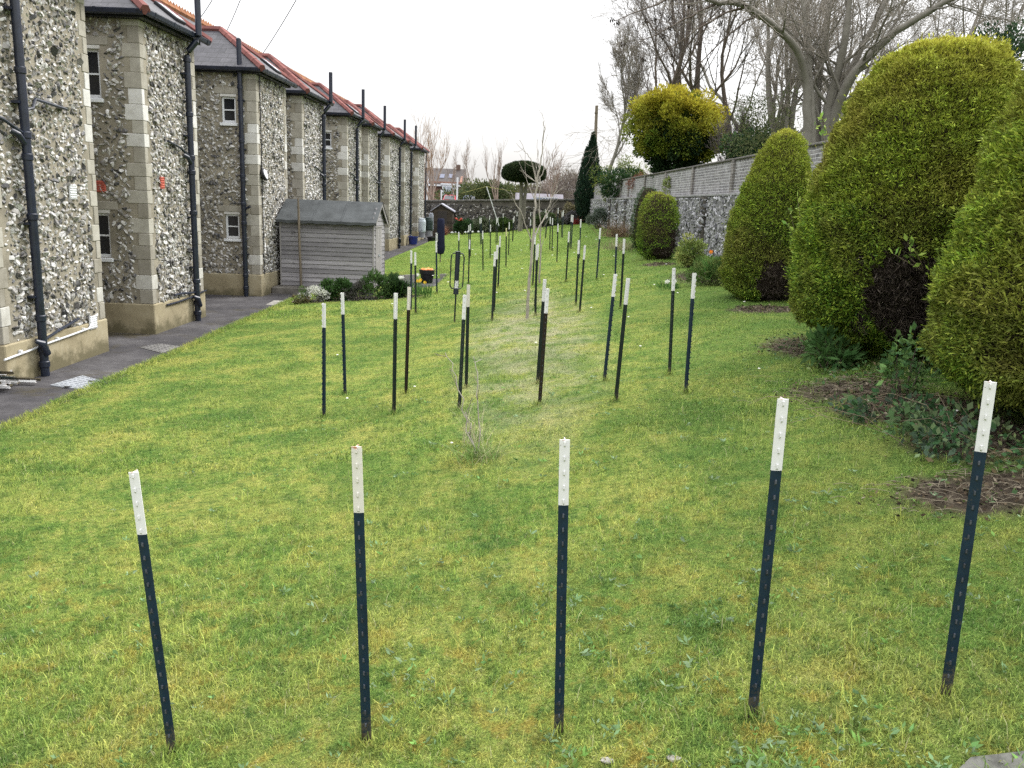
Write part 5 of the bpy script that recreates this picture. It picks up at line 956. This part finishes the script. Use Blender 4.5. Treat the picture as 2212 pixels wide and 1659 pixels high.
car(968.5, 430, 92, plain('red car paint', (.42, .03, .05), .3, .05), 'red parked car seen over the end wall below the white bay window', True)
car(1011, 430, 90, plain('dark blue car paint', (.08, .11, .16), .25, .05), 'dark blue-grey parked car seen over the end wall right of the red one', False)
def post_thin(name, px, y0, y1, Y, r, label, mat, cat='post'):
    a = at(px[0], y0, Y); b = at(px[1], y1, Y); m = MB(); m.tube([(a[0], Y, 1.5), tuple(b)], r, 6); return tag(m.build(name, mat), label, cat)
post_thin('lamp_post', (987, 988.5), 430, 383, 80, .09, 'tall pale lamp post right of the far house', WHITE, 'lamp post')
for px, lab in (((922, 925), 'pale post left of the bay window at the far house'), ((953.5, 953.5), 'short pale post in front of the bay window')): post_thin('pale_post', px, 430, 372 if px[0] < 930 else 410, 82, .07, lab, WHITE)
# far trees and hedges
def fgen(px, Y, L, r, seed, label, bark, twig, **k): return generic('bare_tree', px, 400, Y, L, r, seed, label, base_z=1.5, bark=bark, twig=twig, group='bare trees beyond the end wall', rmin=.008, **k)
OTW = plain('orange-brown twigs', (.3, .2, .12), .85, .3, 3); PTW = plain('pale brown twigs', (.26, .2, .16), .85, .3, 3)
fgen(930, 74, 3.6, .09, 81, 'bare tree with orange-brown twigs fanning up beside the last wing', PTW, OTW, mx=3, up=.12, spread=.4, nch=(2, 4), stems=5)
fgen(1018, 100, 4.2, .07, 82, 'single slim bare tree right of the far house', PTW, PTW, mx=3, up=.12, spread=.45, nch=(5, 6))
fgen(1073, 78, 3.3, .06, 83, 'tall bare pollard stems left of the mushroom-shaped tree', PTW, PTW, mx=2, up=.15, spread=.3, nch=(3, 5), stems=5)
fgen(983, 86, 3.2, .08, 84, 'thin bare tree in front of the right end of the far house', PTW, PTW, mx=3, up=.1, spread=.45, nch=(3, 4))
fgen(1190, 64, 2.3, .07, 85, 'bare shrubby tree behind the greenhouse', PTW, PTW, mx=3, up=.1, spread=.5, nch=(2, 4), stems=4)
HEDGE = [(.045, .065, .025), (.065, .085, .03), (.09, .1, .04)]
for k, (px, Y_, rx, rz_, cols, lab) in enumerate(((1025, 96, 5., 1.9, HEDGE, 'dark green hedge bush right of the parked cars'), (1072, 92, 5., 2.2, HEDGE, 'olive green hedge bush behind the tall pollard stems'), (1118, 98, 5., 2.3, HEDGE, 'green hedge bush behind the mushroom-shaped tree'), (1172, 90, 4.2, 2.0, [(.1, .09, .05), (.13, .11, .06)], 'brownish hedge bush behind the greenhouse'), (1212, 80, 3., 3.2, [(.11, .09, .08), (.14, .115, .1)], 'hazy reddish-brown bush left of the cypress'), (1232, 88, 4., 3.6, [(.1, .085, .06), (.14, .11, .08)], 'tall brownish thicket just left of the cypress top'))):
    p = at(px, 420, Y_); p[2] = 1.5; bush('hedge_bush', p, (rx, 2.5, rz_*.52), 5000, .34 if k < 4 else .4, cols, lab, 90+k, 'hedge', clumps=40, asp=.45 if k < 3 else .12, stems=False, group='hedge bushes beyond the end wall')
t_ = sheet('far_wood', np.linspace(-150, 150, 120), np.linspace(230, 300, 8), lambda x, y: 1.5+4.5*np.clip((y-228)/25, 0, 1)+.8*np.sin(x*.13)+.6*np.sin(x*.41+1)+.5*np.sin(x*.9), plain('far wood', (.05, .055, .035), .95, .5, .3, .6, 0, detail=8)); t_['kind'] = 'stuff'; t_['label'] = 'low belt of far woodland along the skyline'; t_['category'] = 'wood'
# ------------------------------------------------------------------ young trees on the lawn
def sapling(name, segs, label, seed, base_px):
    rng = np.random.default_rng(seed); b = on_lawn(*base_px); Y = b[1]; L = []
    for pts, r0, r1, kd, ln in segs: limb(L, 0 if r0 > .012 else 1, [(x, y, Y+dy) for x, y, dy in pts], r0, r1, rng, kd, ln, 2 if r0 > .012 else 2, .5, .08, .5, (0, 1), .35, .003)
    return bare_tree(name, b, L, label, 'young tree', None, plain('pale young bark', (.27, .245, .21), .85, .3, 9), TWIG, 1)
sapling('sapling', [([(1138, 694, 0), (1143, 620, 0), (1147, 560, 0), (1150, 530, 0), (1153.6, 460, .05), (1158, 422, .1), (1162.6, 382, .1), (1168, 348, .1), (1172.6, 315, .1), (1176, 277, .1), (1174.5, 262, .1)], .027, .004, 10, .55),
    ([(1148, 522, 0), (1130, 472, -.1), (1116, 443, -.2), (1102, 411, -.3)], .011, .004, 3, .3), ([(1148, 523, 0), (1165, 490, .1), (1178, 463, .2), (1190, 433, .25), (1205, 402, .3)], .014, .004, 8, .5),
    ([(1160, 400, .1), (1150, 350, .1), (1138, 330, .05), (1129, 320, 0)], .009, .003, 4, .4), ([(1163, 390, .1), (1180, 360, .2), (1192, 341, .3)], .009, .003, 5, .45)],
    'young bare tree with a pale slender trunk in the middle of the lawn', 91, (1138, 690))
sapling('sapling', [([(1167, 616, 0), (1168, 560, 0), (1168, 500, 0), (1164, 440, 0), (1166, 380, .1)], .024, .005, 9, .6)], 'second, thinner young bare tree just behind the pale slender one', 92, (1167, 612))
sapling('whip', [([(1028, 985, 0), (1006, 925, 0), (993, 838, 0), (975, 790, .05), (962, 762, .1)], .006, .0025, 3, .2), ([(1031, 980, 0), (1033, 900, 0), (1035, 830, 0), (1026, 790, .05), (1022, 770, .1)], .006, .0025, 3, .15), ([(1026, 985, 0), (1015, 930, .05), (1005, 890, .1)], .006, .003, 2, .12)], 'thin two-stemmed whip rising from the grass tuft in the middle foreground', 93, (1026, 992))
tuft('long_grass', on_lawn(1032, 992), 300, .28, .005, [(.15, .25, .06), (.2, .3, .09), (.12, .2, .05), (.33, .32, .18)], 'tuft of long uncut grass round the foot of the thin whip', 94, 'grass tuft', .95, .09)
tuft('dead_stalks', on_lawn(1020, 960), 40, .42, .006, [(.42, .38, .26)], 'pale dead stalks standing in the tuft of long grass', 95, 'grass tuft', .35, .05)
# ------------------------------------------------------------------ flower bed by the shed
def bed(px, py): p = on_lawn(px, py); return p
bush('white_flower_mound', bed(676, 652), (.34, .25, .16), 1600, .06, [(.07, .11, .04), (.09, .13, .05), (.55, .56, .5), (.62, .62, .58)], 'low mound of white flowers at the left end of the shed bed', 101, 'flowers', clumps=22, asp=.4)
bush('bed_plant', bed(652, 656), (.2, .15, .09), 500, .06, [(.14, .12, .06), (.1, .11, .04)], 'low brownish edging plant by the bleached timber', 102, 'plant', clumps=10)
bush('bed_plant', bed(706, 648), (.28, .2, .2), 1300, .1, [(.05, .1, .03), (.07, .13, .04)], 'leafy green plant next to the white flower mound', 103, 'plant', asp=.3, clumps=18)
bush('bed_plant', bed(738, 648), (.3, .2, .21), 1500, .1, [(.035, .075, .022), (.05, .1, .03)], 'dark green leafy plant in the left half of the shed bed', 104, 'plant', asp=.3, clumps=18)
bush('bed_plant', bed(777, 648), (.3, .2, .19), 1400, .11, [(.13, .13, .12), (.16, .155, .14), (.09, .085, .08)], 'grey twiggy plant in the middle of the shed bed', 105, 'plant', asp=.12, lean=.8, clumps=18)
bush('bed_plant', bed(812, 645), (.34, .22, .27), 1800, .12, [(.06, .11, .035), (.08, .14, .045)], 'tall green plant before the right corner of the shed', 106, 'plant', asp=.22, lean=.9, clumps=18)
bush('bed_plant', bed(852, 642), (.32, .22, .25), 2000, .12, [(.03, .06, .022), (.045, .085, .028)], 'dark green plant right of the shed corner, below the white narcissi', 107, 'plant', asp=.22, lean=.9, clumps=18)
def flowers(name, base, n, h, mat, label, seed, rad=.16, leafc=((.06, .13, .03), (.08, .16, .04))):
    g = empty(name, base, label, 'flowers'); rnd = random.Random(seed); rng = np.random.default_rng(seed)
    for k in range(n):
        x, y, z = rnd.uniform(-rad, rad), rnd.uniform(-rad, rad), h*rnd.uniform(.8, 1.05); m = MB()
        for q in range(6): an = q*math.pi/3; m.add([(x, y-.02, z), (x+.03*math.cos(an-.45), y-.03, z+.03*math.sin(an-.45)), (x+.045*math.cos(an), y-.03, z+.045*math.sin(an)), (x+.03*math.cos(an+.45), y-.03, z+.03*math.sin(an+.45))], [(0, 1, 2, 3)])
        m.tube([(x, y-.02, z), (x, y-.06, z)], [.012, .018], 8); m.build('flower_head', mat, g)
    P = np.stack([rng.uniform(-rad*1.2, rad*1.2, 90), rng.uniform(-rad*1.2, rad*1.2, 90), np.zeros(90)], -1); D = np.array([0, 0, 1.])+rng.normal(0, .28, (90, 3)); link('leaves', leaf_mesh('leaves', P, D, h*rng.uniform(.6, 1.05, 90), .016, np.array(leafc)[rng.integers(0, 2, 90)], rng), LEAF, g)
YEL = plain('yellow petals', (.75, .5, .04), .5, .1); WPET = plain('white petals', (.78, .78, .72), .5, .08)
flowers('daffodils', bed(914, 643), 4, .42, YEL, 'yellow daffodils at the right end of the shed bed', 3)
flowers('white_narcissi', bed(882, 640), 5, .5, WPET, 'white narcissi standing beside the right corner of the shed', 4, .24)
# ------------------------------------------------------------------ plants along the right border
bush('variegated_shrub', on_lawn(1480, 580)+np.array([.15, .3, 0]), (.36, .3, .4), 2600, .07, [(.3, .32, .1), (.2, .25, .07), (.1, .16, .04)], 'yellowish variegated shrub at the foot of the flint wall', 111)
bush('border_plant', on_lawn(1528, 618)+np.array([.1, .2, 0]), (.4, .35, .25), 2300, .1, [(.08, .14, .035), (.1, .17, .045), (.12, .16, .05)], 'leafy green clump under the single orange flower', 112, 'plant', asp=.2, lean=.8)
flowers('orange_flower', on_lawn(1531, 618)+np.array([.0, .1, .1]), 1, .52, plain('orange petals', (.85, .27, .02), .5), 'single orange flower by the flint wall', 5, .02)
flowers('white_flowers', on_lawn(1444, 625), 4, .16, WPET, 'small white flowers in the grass beside the middle-sized conifer', 6, .16)
bush('laurel_shrub', on_lawn(1790, 812)+np.array([.1, .3, 0]), (.28, .22, .17), 420, .12, [(.035, .08, .022), (.05, .105, .03), (.075, .14, .045)], 'glossy dark-leaved plant at the left foot of the broad conifer', 113, clumps=14, asp=.36, lean=.2)
bush('climbing_plant', on_lawn(1975, 880)+np.array([.1, .4, 0]), (.22, .18, .3), 260, .075, [(.09, .18, .05), (.06, .13, .045), (.13, .22, .07)], 'light green leafy plant between the broad conifer and the cut-off one', 114, clumps=20, asp=.55, lean=.0)
for k, (px, py, s, lab) in enumerate(((1905, 905, 1., 'bramble and ivy tangle before the broad conifer'), (2010, 945, 1.1, 'bramble and ivy tangle before the left foot of the cut-off conifer'), (2100, 985, 1.1, 'bramble and ivy tangle half behind the rightmost near post'))):
    p = on_lawn(px, py); bush('bramble', p, (.4*s, .3*s, .09*s), 330, .06, [(.04, .09, .035), (.07, .13, .05), (.12, .17, .08), (.05, .08, .05)], lab, 120+k, 'brambles', clumps=22, asp=.6, lean=.1, stems=False)
    rng = np.random.default_rng(130+k); L = []
    for j in range(9): a = np.array([rng.uniform(-.5, .5), rng.uniform(-.3, .3), 0.]); d = np.array([rng.normal(0, .35), rng.normal(0, .25), rng.uniform(.02, .3)]); L.append((np.array([a, a+d*.5+np.array([0, 0, .1*rng.random()]), a+d, a+d*1.35-np.array([0, 0, .12])]), np.array([.002, .002, .0015, .001])))
    V, F = tubes_np(L, 4); o = link('dry_canes', np_mesh('dry_canes', V, F), plain('dry canes', (.16, .125, .085), .9, .3, 9) if k == 0 else bpy.data.materials['dry canes']); o.location = p; tag(o, ['dry canes lying before the broad conifer', 'dry canes lying before the left foot of the cut-off conifer', 'dry canes lying behind the rightmost near post'][k], 'dry canes', kind='stuff')
def sprig(px, py, Y, label, seed, n=16, h=.5):
    rng = np.random.default_rng(seed); c = at(px, py, Y); g = empty('leafy_sprig', c, label, 'sprig'); L = []; P = []; D = []
    for k in range(3):
        a = np.array([.25, .1, -h*.55]); e = np.array([rng.uniform(-.12, .1), -.05, rng.uniform(-.1, .5)*h]); Q = np.array([a, a*.6+e*.4+rng.normal(0, .02, 3), a*.25+e*.75, e]); L.append((Q, np.array([.006, .005, .004, .002])))
        for j in range(n//3+2): f = rng.uniform(.3, 1.); i = min(int(f*3), 2); P.append(Q[i]+(Q[i+1]-Q[i])*(f*3-i)); D.append(rng.normal(0, .6, 3)+np.array([-.2, -.2, .3]))
    V, F = tubes_np(L, 4); link('stem', np_mesh('stem', V, F), bpy.data.materials['dry canes'], g); link('leaves', leaf_mesh('leaves', np.array(P), np.array(D), .085, .04, np.array([(.26, .36, .07), (.16, .27, .06)])[rng.integers(0, 2, len(P))], rng), LEAF, g)
sprig(1706, 480, 10.2, 'bright leafy sprig poking out between the middle and the broad conifer', 141, 22, .6); sprig(1950, 545, 7.6, 'bright leafy sprig poking out of the bare patch of the broad conifer', 142, 12, .3); sprig(1772, 280, 12.5, 'pale leafy sprig above the wall top left of the broad conifer', 143, 16, .4)
# ------------------------------------------------------------------ turf
SOILS = []
for px, py, rx, ry in ((1850, 838, .7, .5), (1715, 750, .3, .55), (2160, 1062, .7, .34), (1980, 880, .65, .6), (2120, 940, .6, .6), (1650, 668, .5, .5), (1425, 570, .45, .6), (1520, 600, .6, 1.3), (790, 644, 1.2, .45), (690, 650, .5, .35), (880, 640, .45, .3)):
    p = on_lawn(px, py); SOILS.append((float(p[0]), float(p[1]), rx, ry))
def soil_amount(x, y):
    P = np.stack([x, y, 0*x], -1); n_ = snoise(P, 3., 7)*.28+snoise(P, 11., 8)*.22; s = np.full(np.shape(x), 9.)
    for cx, cy, rx, ry in SOILS: s = np.minimum(s, np.hypot((x-cx)/rx, (y-cy)/ry))
    return s+n_
lw = bpy.data.objects['lawn']; me = lw.data; co = np.empty(len(me.vertices)*3, np.float32); me.vertices.foreach_get('co', co); co = co.reshape(-1, 3)
sa = np.clip((1.05-soil_amount(co[:, 0].astype(float), co[:, 1].astype(float)))/.35, 0, 1); at_ = me.color_attributes.new('Col', 'FLOAT_COLOR', 'POINT'); c4 = np.ones((len(co), 4), np.float32); c4[:, :3] = sa[:, None]; at_.data.foreach_set('color', c4.ravel())
nt = LAWN.node_tree; bs = next(n for n in nt.nodes if n.type == 'BSDF_PRINCIPLED'); src = bs.inputs['Base Color'].links[0].from_socket; T_ = NT.__new__(NT); T_.m = LAWN; T_.t = nt
aa = T_.n('ShaderNodeAttribute', attribute_name='Col').outputs['Fac']; p_ = T_.pos(); sc_ = T_.ramp(T_.noise(9, 7, .75, p_), [(.3, (.03, .024, .018)), (.55, (.075, .06, .045)), (.7, (.17, .14, .095))])
nt.links.new(T_.mix(aa, src, sc_), bs.inputs['Base Color'])
def blades(name, n, ya, yb, h, w_, seed, dist=1., mat=None, xa=-5.45, xb=4.9):
    rng = np.random.default_rng(seed); u = rng.random(n); y = (ya**(1-dist)+u*(yb**(1-dist)-ya**(1-dist)))**(1/(1-dist)) if dist != 1 else ya*(yb/ya)**u
    x0 = np.maximum(xa, -.68*y-.3); x1 = np.minimum(xb, .72*y+.4); x = x0+rng.random(n)*(x1-x0); ed = -5.42-.01*np.clip(y-8, 0, 20); P = np.stack([x, y, 0*x], -1)
    ok = (x > ed) & ~in_poly(x, y, PATIO) & ~((x < -3.95) & (y > 20.9) & (y < 23.65)) & (soil_amount(x, y) > .98+rng.normal(0, .16, n)) & ((x > -5.3) | (y < 20)) & (x < wx(y)-.1)
    long_ = np.clip(.6*snoise(P, 2.3, 77)+.6*snoise(P, 11., 78), -.9, 1.2); x, y, long_ = x[ok], y[ok], long_[ok]; n = len(x); s = .8+.5*long_
    z = zl(x, y)-.004; a = rng.uniform(0, 2*math.pi, n); hh = h*rng.uniform(.5, 1.3, n)*s; lean = rng.uniform(.25, 1.15, n)*hh; d = np.stack([np.cos(a), np.sin(a), 0*a], -1); b = a+rng.uniform(.9, 2.2, n); sd = np.stack([np.cos(b), np.sin(b), 0*b], -1)*(w_*rng.uniform(.6, 1.2, n)/2)[:, None]; B = np.stack([x, y, z], -1); up = np.array([0, 0, 1.])
    M_ = B+d*(lean*.3)[:, None]+up*(hh*.62)[:, None]; T__ = B+d*lean[:, None]+up*(hh*.95)[:, None]; V = np.stack([B-sd, B+sd, M_+sd*.75, M_-sd*.75, T__], 1).reshape(-1, 3); i = np.arange(n)*5
    o = link(name, np_mesh(name, V, [np.stack([i, i+1, i+2, i+3], -1), np.stack([i+3, i+2, i+4], -1)]), mat or BLADE); return o
tag(blades('grass', 270000, 1.9, 7, .027, .0042, 1, .6), 'short mossy grass of the near lawn', 'grass', kind='stuff')
tag(blades('grass', 170000, 6.6, 17, .03, .007, 2, 1.), 'short grass of the middle of the lawn', 'grass', kind='stuff')
tag(blades('grass', 90000, 16, 55, .045, .015, 3, 1.), 'short grass of the far lawn', 'grass', kind='stuff')
tag(blades('grass', 14000, 2., 12, .075, .005, 4, .8), 'longer grass blades scattered through the near lawn', 'grass', kind='stuff')
rng = np.random.default_rng(161); n = 15000; y = rng.uniform(5, 20, n); x = -5.42-.01*np.clip(y-8, 0, 20)+rng.normal(.035, .05, n)+.05*snoise(np.stack([y*0, y, y*0], -1), 5., 3); P = np.stack([x, y, np.maximum(zl(x, y), pz(y))-.01], -1); D = np.stack([rng.normal(-.45, .5, n), rng.normal(0, .4, n), np.ones(n)], -1)
tag(link('edge_grass', leaf_mesh('edge_grass', P, D, rng.uniform(.03, .085, n), .006, np.array([(.12, .2, .04), (.17, .25, .05), (.09, .16, .035)])[rng.integers(0, 3, n)], rng), BLADE), 'ragged grass hanging over the edge of the path', 'grass', kind='stuff')
rng = np.random.default_rng(162); Q = np.array([q[1][:] for q in pp if q[1].y < 22]); k = np.repeat(np.arange(len(Q)), 60); n = len(k); P = Q[k]+np.stack([rng.normal(0, .035, n), rng.normal(-.01, .03, n), 0*rng.random(n)], -1); P[:, 2] = zl(P[:, 0], P[:, 1])-.004; D = np.stack([rng.normal(0, .45, n), rng.normal(0, .4, n), np.ones(n)], -1)
tag(link('foot_grass', leaf_mesh('foot_grass', P, D, rng.uniform(.03, .095, n), .0055, np.array([(.1, .18, .036), (.15, .23, .05), (.07, .13, .03), (.3, .28, .14)])[rng.integers(0, 4, n)], rng), BLADE), 'uncut grass round the feet of the posts', 'grass', kind='stuff')
# broad-leaved weeds, thickest at the near edge
rng = np.random.default_rng(151); n = 2600; y = 2.1+rng.exponential(.6, n); x = rng.normal(.5, 1., n); q = rng.random(n) < .4; y[q] = rng.uniform(2.2, 9, q.sum()); x[q] = rng.uniform(-3, 3, q.sum()); P = np.stack([x, y, 0*x], -1); ok = (snoise(P, 3., 12)+.6*snoise(P, 9., 13) > rng.normal(0, .3, n)) & (y < 10); x, y = x[ok], y[ok]
k = np.repeat(np.arange(len(x)), 5); X_ = x[k]+rng.normal(0, .012, len(k)); Y_ = y[k]+rng.normal(0, .012, len(k)); a = rng.uniform(0, 6.28, len(k)); P = np.stack([X_, Y_, zl(X_, Y_)+.012], -1); D = np.stack([np.cos(a), np.sin(a), rng.uniform(.2, 1., len(k))], -1)
sz = rng.uniform(.016, .042, len(x))[k]*rng.uniform(.7, 1.2, len(k)); cw = np.array([(.16, .25, .12), (.12, .22, .07), (.2, .28, .16), (.14, .25, .06)])[rng.integers(0, 4, len(x))][k]*rng.uniform(.75, 1.2, (len(k), 1))
tag(link('weeds', leaf_mesh('weeds', P, D, sz, sz*.36, cw, rng, mid=.5), LEAF), 'grey-green broad-leaved weeds in the turf, thickest at the near edge', 'weeds', kind='stuff')
rng = np.random.default_rng(152); n = 40; Y_ = rng.uniform(5, 40, n); X_ = rng.uniform(-3, 3.4, n); m = MB()
for x, y in zip(X_, Y_): z = float(zl(x, y))+.035; r = .006+.0009*y; m.lathe([(r*.3, -.004), (r, 0), (r*.9, .006), (r*.3, .008)], (x, y, z), 7)
tag(m.build('daisies', WPET), 'scattered white daisies in the lawn', 'flowers', kind='stuff')
rnd = random.Random(8); STN = block_mat('chalk stones', [(0, (.2, .19, .165)), (1, (.3, .29, .27))])
for k, (px, py, s) in enumerate(((1310, 1644, .024), (1455, 1640, .027))):
    p = on_lawn(px, py); V, F = ICO[2]; rg = np.random.default_rng(k+9); V = V*np.array([s, s*.7, s*.3])*rg.uniform(.75, 1.2, (len(V), 1)); o = link('chalk_stone', np_mesh('chalk_stone', V, [F]), STN); o.location = (p[0], p[1], p[2]+.004); tag(o, ['pale stone half sunk in the turf just right of the middle near post', 'pale stone half sunk in the turf further right along the bottom edge'][k], 'stone')
pm = MB(); P = [on_lawn(x, y) for x, y in ((2050, 1690), (2095, 1647), (2240, 1630), (2260, 1690))]; pm.prism([(p[0], p[1], p[2]-.05) for p in P], (0, 0, .07)); tag(pm.build('concrete_kerb', plain('mossy dark concrete', (.1, .1, .09), .95, .5, 9, .8, .05, detail=9)), 'mossy grey concrete edge in the bottom right corner', 'kerb')
rng = np.random.default_rng(170); n = 2600; y = rng.uniform(4.3, 9.6, n); x = rng.normal(3.35, .42, n)+.1*np.sin(y*2); P = np.stack([x, y, 0*x], -1); ok = (snoise(P, 3., 21)+.5*snoise(P, 8., 22) > .05) & (x > 2.5) & (x < 4.9); P = P[ok]; n = len(P); P[:, 2] = zl(P[:, 0], P[:, 1])+rng.uniform(.01, .09, n)
tag(link('ground_ivy', leaf_mesh('ground_ivy', P, np.stack([rng.normal(0, 1, n), rng.normal(0, 1, n), rng.uniform(.1, .7, n)], -1), rng.uniform(.025, .06, n), rng.uniform(.016, .035, n), np.array([(.07, .14, .05), (.1, .18, .06), (.05, .1, .04), (.16, .2, .08), (.14, .11, .06)])[rng.integers(0, 5, n)], rng), LEAF), 'ivy leaves and small weeds creeping over the soil along the conifers', 'ivy', kind='stuff')
rng = np.random.default_rng(171); PP_ = []
for cx, cy, rx, ry in SOILS[:8]: n = int(900*rx*ry/.3); PP_.append(np.stack([cx+rng.normal(0, rx*.55, n), cy+rng.normal(0, ry*.55, n), np.zeros(n)], -1))
P = np.concatenate(PP_); P = P[(soil_amount(P[:, 0], P[:, 1]) < 1.15) & (P[:, 1] < 30)]; n = len(P); P[:, 2] = zl(P[:, 0], P[:, 1])+rng.uniform(.002, .02, n)
tag(link('leaf_litter', leaf_mesh('leaf_litter', P, np.stack([rng.normal(0, 1, n), rng.normal(0, 1, n), rng.normal(.1, .35, n)], -1), rng.uniform(.015, .05, n), rng.uniform(.006, .024, n), np.array([(.09, .065, .045), (.16, .12, .08), (.05, .04, .03), (.24, .2, .15), (.03, .025, .02), (.09, .12, .04)])[rng.integers(0, 6, n)], rng), LEAF), 'dead leaves and crumbs of earth on the bare soil', 'leaf litter', kind='stuff')
# dry stalks and mulch under the conifers
rng = np.random.default_rng(160); L = []
for cx, cy, rx, ry in (SOILS[2], SOILS[1], SOILS[0]):
    for j in range(110): x, y = cx+rng.normal(0, rx*.5), cy+rng.normal(0, ry*.5); a = rng.normal(.2, .7); l = rng.uniform(.04, .2); z = float(zl(x, y))+rng.uniform(.008, .05); d = np.array([math.cos(a), math.sin(a), 0])*l/2; L.append((np.array([[x, y, z]-d, [x, y, z+.012], [x, y, z+.004]+d, [x, y, z-.01]+d*1.2]), np.array([.0013, .0016, .0014, .0009])))
V, F = tubes_np(L, 4); tag(link('straw_mulch', np_mesh('straw_mulch', V, F), plain('dry straw', (.2, .17, .12), .9, .35, 9)), 'dry stalks strewn on the soil below the conifers', 'straw', kind='stuff')
